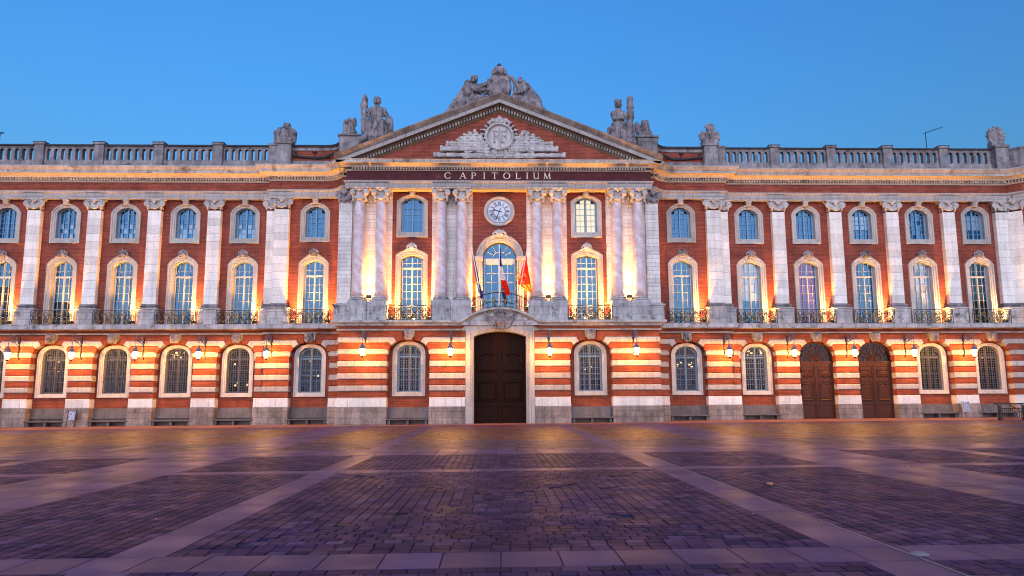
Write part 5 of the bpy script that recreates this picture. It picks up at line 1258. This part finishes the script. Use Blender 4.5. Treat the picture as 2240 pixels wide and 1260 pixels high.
# ================================================================ roof antennas
def antenna(label, x, y, z, h, n, L, ang):
    m = MB(); m.tube([(0, 0, 0), (0, 0, h)], .035, 5); t = thing('antenna', label, 'antenna', (x, y, z)); link('mast', m.mesh('mast', 'black'), t)
    b = MB(); d = Vector((math.cos(ang), 0, math.sin(ang)))
    b.tube([tuple(-d*L*.12+Vector((0, 0, h))), tuple(d*L+Vector((0, 0, h)))], .022, 4)
    for k in range(n): c = d*(L*k/n)+Vector((0, 0, h)); b.tube([tuple(c+Vector((0, -.3, -.06))), tuple(c+Vector((0, .3, .06)))], .016, 3); b.tube([tuple(c+Vector((0, 0, -.1))), tuple(c+Vector((0, 0, .1)))], .014, 3)
    link('aerial', b.mesh('aerial', 'black'), t)
    c = MB(); c.tube([(0, 0, h*.55), (-.55, 0, h*.4)], .018, 4); c.tube([(-.5, 0, h*.3), (-.5, 0, h*.55)], .015, 3); c.tube([(-.3, 0, h*.36), (-.3, 0, h*.58)], .015, 3); link('side_aerial', c.mesh('side_aerial', 'black'), t)
antenna('thin television antenna on the roof near the right end', 37.3, 6, 18.95, 5.6, 9, 1.7, .32)
antenna('short dark mast on the roof at the left edge of the photo', -42.0, 6, 18.95, 5.1, 3, .3, .3)

# ================================================================ benches, notice stands, railing
bm = MB(); bm.box(-1.45, 1.45, -.42, .15, .30, .40, .015); 
BENCHM = bm.mesh('seat', 'bench')
BL = []
for i, (x, yf) in enumerate(bays):
    for s in (-1, 1):
        if s > 0 and i in (3, 4): continue
        n = i+1 if s < 0 or i < 3 else i-1
        lb = f"stone bench under the {ORD[n-1] or 'first '}barred window {'left' if s < 0 else 'right'} of the main door"
        t = thing('stone_bench', lb, 'bench', (s*x, yf+.32, GS*s*x), group='stone benches built along the wall'); link('seat', BENCHM, t)
        for u in (-1.25, 0, 1.25):
            q = MB(); q.box(-.09, .09, -.30, .12, -.1, .299, .01); link('support', q.mesh('support', 'bench'), t, (u, 0, 0))
MT['pale_frame'] = plain('pale_frame_paint', (.34, .32, .33), .6); MT['board'] = None
k = NT('printed_notice'); br = k.n('ShaderNodeTexNoise'); br.inputs['Scale'].default_value = 9; k.l(k.pos(), br.inputs['Vector']); k.col(k.ramp(br.outputs['Fac'], [(.4, (.16, .15, .20)), (.5, (.34, .32, .36)), (.6, (.42, .40, .44))])); k.rough(.4); MT['board'] = k.m
def notice(x, y, label, mat):
    t = thing('notice_stand', label, 'notice stand', (x, y, GS*x))
    for s in (1, -1): m = MB(); m.tube([(s*.27, -.05, 0), (s*.27, .12, 1.18)], .025, 5); link('leg', m.mesh('leg', mat), t)
    m = MB(); m.box(-.25, .25, .0, .03, .45, 1.12); o = link('board', m.mesh('board', 'board'), t, rot=(-.12, 0, 0)); f = MB(); 
    f.box(-.27, .27, -.01, .04, .43, .46); f.box(-.27, .27, -.01, .04, 1.11, 1.15); f.box(-.275, -.25, -.011, .041, .43, 1.15); f.box(.25, .275, -.011, .041, .43, 1.15)
    link('board_rim', f.mesh('board_rim', mat), o); m = MB(); m.tube([(0, .1, 1.1), (0, .5, 0)], .02, 4); link('back_leg', m.mesh('back_leg', mat), t)
notice(-29.95, -1.3, 'dark notice board on a metal stand, between stone benches at the far left', 'iron')
notice(33.75, -1.3, 'pale framed notice board on a stand, near the railing at the far right', 'pale_frame')
rl = thing('stair_railing', 'dark iron railing with sloping handrail round the stairs at the far right', 'railing', (32.5, -6.2, GS*32.5))
m = MB(); m.tube([(-.35, 0, 1.06), (3.4, 0, 1.06)], .04, 6); m.tube([(.0, 0, .74), (3.4, 0, .74)], .025, 5); m.tube([(.0, 0, .12), (3.4, 0, .12)], .025, 5); link('top_rail', m.mesh('top_rail', 'black'), rl)
for x in (0, 1.6, 3.2):
    m = MB(); m.box(x-.07, x+.07, -.07, .07, -.05, .95); m.box(x-.11, x+.11, -.11, .11, -.05, .12); m.tube([(x-.22, 0, 1.05), (x-.08, 0, .92), (x, 0, .8)], .03, 5); m.tube([(x+.22, 0, 1.05), (x+.08, 0, .92), (x, 0, .8)], .03, 5); link('post', m.mesh('post', 'black'), rl)
for q in range(22): m = MB(); m.box(-.013, .013, -.013, .013, .1, .74); link('baluster', m.mesh('baluster', 'black'), rl, (.16+.14*q, 0, 0)) if abs(.16+.14*q-1.6) > .1 else None
m = MB(); m.tube([(.45, -.25, 1.04), (1.1, -.25, .62), (2.2, -.25, -.05), (2.6, -.25, -.25)], .035, 6); link('handrail', m.mesh('handrail', 'black'), rl)
# ================================================================ the paved square
def ground_bed():
    k = NT('joint_sand'); k.col(k.ramp(k.noise(3, 5), [(.3, (.012, .010, .016)), (.7, (.025, .02, .026))])); k.rough(.8); return k.m
MT['bed'] = ground_bed()
def paver_mat(name, ramp_, far=False):
    k = NT(name)
    if far:
        sp = k.n('ShaderNodeTexBrick'); sp.inputs['Scale'].default_value = 1; sp.inputs['Brick Width'].default_value = .19 if far == 'y' else .24; sp.inputs['Row Height'].default_value = .24 if far == 'y' else .19
        sp.inputs['Mortar Size'].default_value = .008; sp.inputs['Color1'].default_value = (0, 0, 0, 1); sp.inputs['Color2'].default_value = (1, 1, 1, 1); sp.inputs['Mortar'].default_value = (.5, .5, .5, 1); sp.inputs['Bias'].default_value = 0
        if far == 'y': sp.offset = 0
        k.l(k.pos(), sp.inputs['Vector']); c = k.ramp(sp.outputs['Color'], ramp_); mo = k.mix(c, (.014, .012, .02), sp.outputs['Fac']); k.bump(sp.outputs['Fac'], -.6, .01)
    else:
        mo = k.ramp(k.random(), ramp_); k.bump(k.noise(30, 4), .25, .005)
    big = k.ramp(k.noise(.35, 4), [(.3, .75), (.7, 1.2)]); mo = k.mix(mo, big, 1., 'MULTIPLY')
    fine = k.ramp(k.noise(24, 4), [(.3, .82), (.7, 1.15)]); k.col(k.mix(mo, fine, 1., 'MULTIPLY'))
    r = k.ramp(k.noise(1.3, 5), [(.35, PAVE_R0), (.7, PAVE_R1)]); k.l(r, k.b.inputs['Roughness']); k.b.inputs['IOR'].default_value = 1.19 if far else 1.09
    return k.m
PAVE_R0, PAVE_R1 = .44, .6
RP_ = [(0, (.012, .010, .036)), (.3, (.026, .016, .056)), (.55, (.044, .021, .066)), (.8, (.068, .028, .062)), (1, (.095, .052, .11))]
RP_GLOW = [(0, (.055, .018, .020)), (.4, (.12, .038, .034)), (.8, (.20, .062, .045)), (1, (.26, .095, .07))]  # far pavers by the building: lantern glow put into a redder colour
MT['paver'] = paver_mat('granite_paver', RP_); MT['far_x'] = paver_mat('far_pavers_rows_across', RP_, 'x'); MT['far_y'] = paver_mat('far_pavers_rows_along', RP_, 'y'); MT['far_lamplit'] = paver_mat('far_pavers_lamp_reddened', RP_GLOW, 'y')
def slab_mat():
    k = NT('pink_granite_slab'); c = k.ramp(k.noise(70, 3, rough=.7), [(.3, (.080, .043, .098)), (.7, (.124, .068, .148))])
    b = k.ramp(k.random(), [(0, .72), (.5, .95), (1, 1.14)]); st = k.ramp(k.noise(.9, 5), [(.3, .8), (.7, 1.12)])
    vo = k.n('ShaderNodeTexVoronoi'); vo.inputs['Scale'].default_value = 2.3; k.l(k.pos(), vo.inputs['Vector']); gum = k.ramp(vo.outputs['Distance'], [(.045, .55), (.075, 1.)])
    c = k.mix(c, gum, .7, 'MULTIPLY'); k.col(k.mix(k.mix(c, b, 1., 'MULTIPLY'), st, 1., 'MULTIPLY')); r = k.ramp(k.noise(1.1, 4), [(.35, .38), (.7, .54)]); k.l(r, k.b.inputs['Roughness']); k.bump(k.noise(60, 3), .2, .004); k.b.inputs['IOR'].default_value = 1.12
    return k.m
MT['slab'] = slab_mat()
k = NT('red_apron'); k.col(k.ramp(k.noise(3, 5), [(.3, (.24, .08, .05)), (.7, (.33, .115, .065))])); k.rough(.6); MT['apron'] = k.m
MT['ground'] = plain('ground_far', (.08, .06, .06), .8)

PZ = link('plaza', None, kind='structure', rot=(0, -math.atan(GS), 0))
m = MB(); m.face([(-400, -400, -.05), (400, -400, -.05), (400, 400, -.05), (-400, 400, -.05)]); link('ground', m.mesh('ground', 'ground'), PZ)
m = MB(); m.face([(-60, -60, -.022), (60, -60, -.022), (60, 1, -.022), (-60, 1, -.022)]); link('joint_bed', m.mesh('joint_bed', 'bed'), PZ)
XC = [(-41.0, -40.3, 0), (-32.8, -32.1, 0), (-29.1, -26.4, 1), (-22.9, -22.2, 0), (-14.6, -13.95, 0), (-10.9, -8.2, 1), (-4.78, -4.12, 0), (3.5, 4.16, 0), (7.95, 10.45, 1), (13.6, 14.25, 0), (21.8, 22.5, 0), (26.0, 28.6, 1), (31.7, 32.4, 0), (40, 40.7, 0)]
YC = [(-49.6, -47.2, 1), (-42.88, -42.16, 0), (-33.5, -32.9, 0), (-28.5, -26.1, 1), (-22.1, -21.4, 0), (-12.6, -11.95, 0), (-7.9, -6.0, 1)]
YEND = -5.2
SLABS, PAVERS = [], []                               # (cx, cy, w, d)
NEARY = -26.1
def grid(x0, x1, y0, y1, w, d, out, jit=0.):
    nx, ny = max(1, round((x1-x0)/w)), max(1, round((y1-y0)/d)); a, b = (x1-x0)/nx, (y1-y0)/ny
    for i in range(nx):
        for j in range(ny): out.append((x0+a*(i+.5), y0+b*(j+.5), a, b))
for x0, x1, wide in XC:                              # strips running towards the building
    ys = [-60]+[v for c in YC for v in c[:2]]+[YEND]
    for k in range(0, len(ys), 2): grid(x0, x1, ys[k], ys[k+1], .67 if not wide else .9, 1.3, SLABS)
for y0, y1, wide in YC: grid(-44, 44, y0, y1, .65, .72 if not wide else .8, SLABS)
def rows(x0, x1, y0, y1, along, w=.235, d=.187):
    """rows of pavers with broken joints; along='x' rows run across the view"""
    if along == 'x':
        n = round((y1-y0)/d); dd = (y1-y0)/n
        for j in range(n):
            x = x0-random.random()*w*.8
            while x < x1-.03:
                ww = w*random.uniform(.92, 1.08); a, b = max(x, x0), min(x+ww, x1)
                if b-a > .05: yield ((a+b)/2, y0+dd*(j+.5), b-a, dd)
                x += ww
    else:
        n = round((x1-x0)/d); dd = (x1-x0)/n
        for j in range(n):
            y = y0-random.random()*w*.8
            while y < y1-.03:
                ww = w*random.uniform(.92, 1.08); a, b = max(y, y0), min(y+ww, y1)
                if b-a > .05: yield (x0+dd*(j+.5), (a+b)/2, dd, b-a)
                y += ww
xs = [-44]+[v for c in XC for v in c[:2]]+[44]; ysl = [-60]+[v for c in YC for v in c[:2]]+[YEND]
FARX, FARY, FARR = MB(), MB(), MB()
for i in range(0, len(xs), 2):
    for j in range(0, len(ysl), 2):
        x0, x1, y0, y1 = xs[i], xs[i+1], ysl[j], ysl[j+1]; cx, cy = (x0+x1)/2, (y0+y1)/2
        near = y1 <= -28 and y0 > -48 and max(abs(x0), abs(x1)) < 23
        big = (x1-x0) > 6 and (y1-y0) > 6
        if not near:
            (FARR if y0 > -22 else FARX if (i+j) % 4 == 0 else FARY).face([(x0, y0, 0), (x1, y0, 0), (x1, y1, 0), (x0, y1, 0)]); continue
        if big and abs(cx) < 2:                      # central field: four triangles of rows parallel to its edges
            hw, hh = (x1-x0)/2, (y1-y0)/2
            for ax in 'xy':
                for p in rows(x0, x1, y0, y1, ax):
                    u, v = abs(p[0]-cx)/hw, abs(p[1]-cy)/hh
                    if (v >= u) == (ax == 'x'): PAVERS.append(p)
        else:
            for p in rows(x0, x1, y0, y1, 'x' if y1 < -42 else 'y', *((.27, .2) if y1 < -42 else (.235, .187))): PAVERS.append(p)
link('far_paving', FARR.mesh('far_paving', 'far_lamplit'), PZ, kind='stuff')
link('far_paving', FARX.mesh('far_paving', 'far_x'), PZ, kind='stuff'); link('far_paving', FARY.mesh('far_paving', 'far_y'), PZ, kind='stuff')
def piece_mesh(w, d, c, g):
    w, d = w/2-g, d/2-g
    return [(-w+c, -d+c, 0), (w-c, -d+c, 0), (w-c, d-c, 0), (-w+c, d-c, 0), (-w, -d, -c), (w, -d, -c), (w, d, -c), (-w, d, -c), (-w, -d, -.03), (w, -d, -.03), (w, d, -.03), (-w, d, -.03)], [(0, 1, 2, 3)]+[(4+k, 4+(k+1) % 4, (k+1) % 4, k) for k in range(4)]+[(8+k, 8+(k+1) % 4, 4+(k+1) % 4, 4+k) for k in range(4)]
def in_view(p):
    dx, dy = p[0]-CAM.x, p[1]-CAM.y
    return dy > 6.3 and abs(dx-.03*dy) < dy*.77
def split(L): 
    v = [p for p in L if in_view(p)]; v.sort(key=lambda p: -(p[2]*p[3])/((p[1]-CAM.y)**3)); s = set(id(p) for p in v[:300]); return v[:300], [p for p in L if id(p) not in s]
rr = random.Random(11)
def lay(L, name, mat, c, g, zj):
    one, rest = split(L); V, F = piece_mesh(1, 1, 0, 0)
    cache = {}
    for p in one:
        key = (round(p[2]/.02), round(p[3]/.02))
        if key not in cache: mb = MB(); mb.add(*piece_mesh(p[2], p[3], c, g)); cache[key] = (mb.mesh(name, mat), p[2], p[3])
        me, w, d = cache[key]
        link(name, me, PZ, (p[0], p[1], rr.uniform(-zj, zj)), (rr.uniform(-.004, .004), rr.uniform(-.004, .004), rr.uniform(-.012, .012)) if c > .005 else None, (p[2]/w, p[3]/d, 1))
    V = []; F = []
    for p in rest:
        v, f = piece_mesh(p[2], p[3], c, g); b = len(V); z = rr.uniform(-zj, zj); tx, ty = (rr.uniform(-.004, .004), rr.uniform(-.004, .004)) if c > .005 else (0, 0)
        V += [(x+p[0], y+p[1], q+z+x*tx+y*ty) for x, y, q in v]; F += [tuple(b+i for i in t) for t in f]
    mb = MB(); mb.v, mb.f, mb.m = V, F, [0]*len(F); link(name+'_field', mb.mesh(name+'_field', mat), PZ, kind='stuff')
lay(PAVERS, 'paver', 'paver', .007, .0065, .0015); lay(SLABS, 'granite_slab', 'slab', .005, .006, .0012)
m = MB(); m.face([(-60, YEND, -.002), (60, YEND, -.002), (60, 1, -.002), (-60, 1, -.002)]); link('apron', m.mesh('apron', 'apron'), PZ)
m = MB(); m.box(4.162, 4.19, -60, -8, -.02, .004); MT['steel'] = plain('drain_steel', (.16, .17, .20), .45, .6); link('drain_strip', m.mesh('drain_strip', 'steel'), PZ)
# small things lying on the square
MT['stud'] = plain('stud_metal', (.20, .17, .16), .7)
t = thing('metal_stud', 'domed metal stud in the paving, bottom right corner of the photo', 'stud', (4.28, -42.6, GS*4.28)); 
m = MB(); m.lathe([(0, .028), (.05, .024), (.085, .012), (.10, 0), (.10, -.02)], n=20); link('cap', m.mesh('cap', 'stud', True), t)
MT['leaf'] = plain('dry_leaf', (.55, .24, .07), .7)
m = MB(); m.loft([[(.11*math.cos(a)*(1+.3*math.sin(3*a)), .07*math.sin(a), .012+.02*math.sin(2*a)) for a in [2*PI*q/10 for q in range(10)]], [(.02*math.cos(2*PI*q/10), .01*math.sin(2*PI*q/10), .03) for q in range(10)]], cap=(False, True))
thing('dry_leaf', 'orange fallen leaf lying on the dark pavers, right of centre', 'leaf', (5.0, -36.6, GS*5+.005), data=m.mesh('dry_leaf', 'leaf'))

lt = MB(); q = random.Random(5)
for _ in range(46):
    x, y = q.uniform(-14, 14), q.uniform(-41.5, -6); r = q.uniform(.018, .045); a0 = q.uniform(0, 6)
    lt.face([(x+r*math.cos(a0+k*1.57)*q.uniform(.6, 1.3), y+r*math.sin(a0+k*1.57)*q.uniform(.6, 1.3), .008+.012*(k % 2)) for k in range(4)])
MT['scrap'] = plain('paper_scrap', (.5, .47, .46), .8); link('litter', lt.mesh('litter', 'scrap'), PZ, kind='stuff')
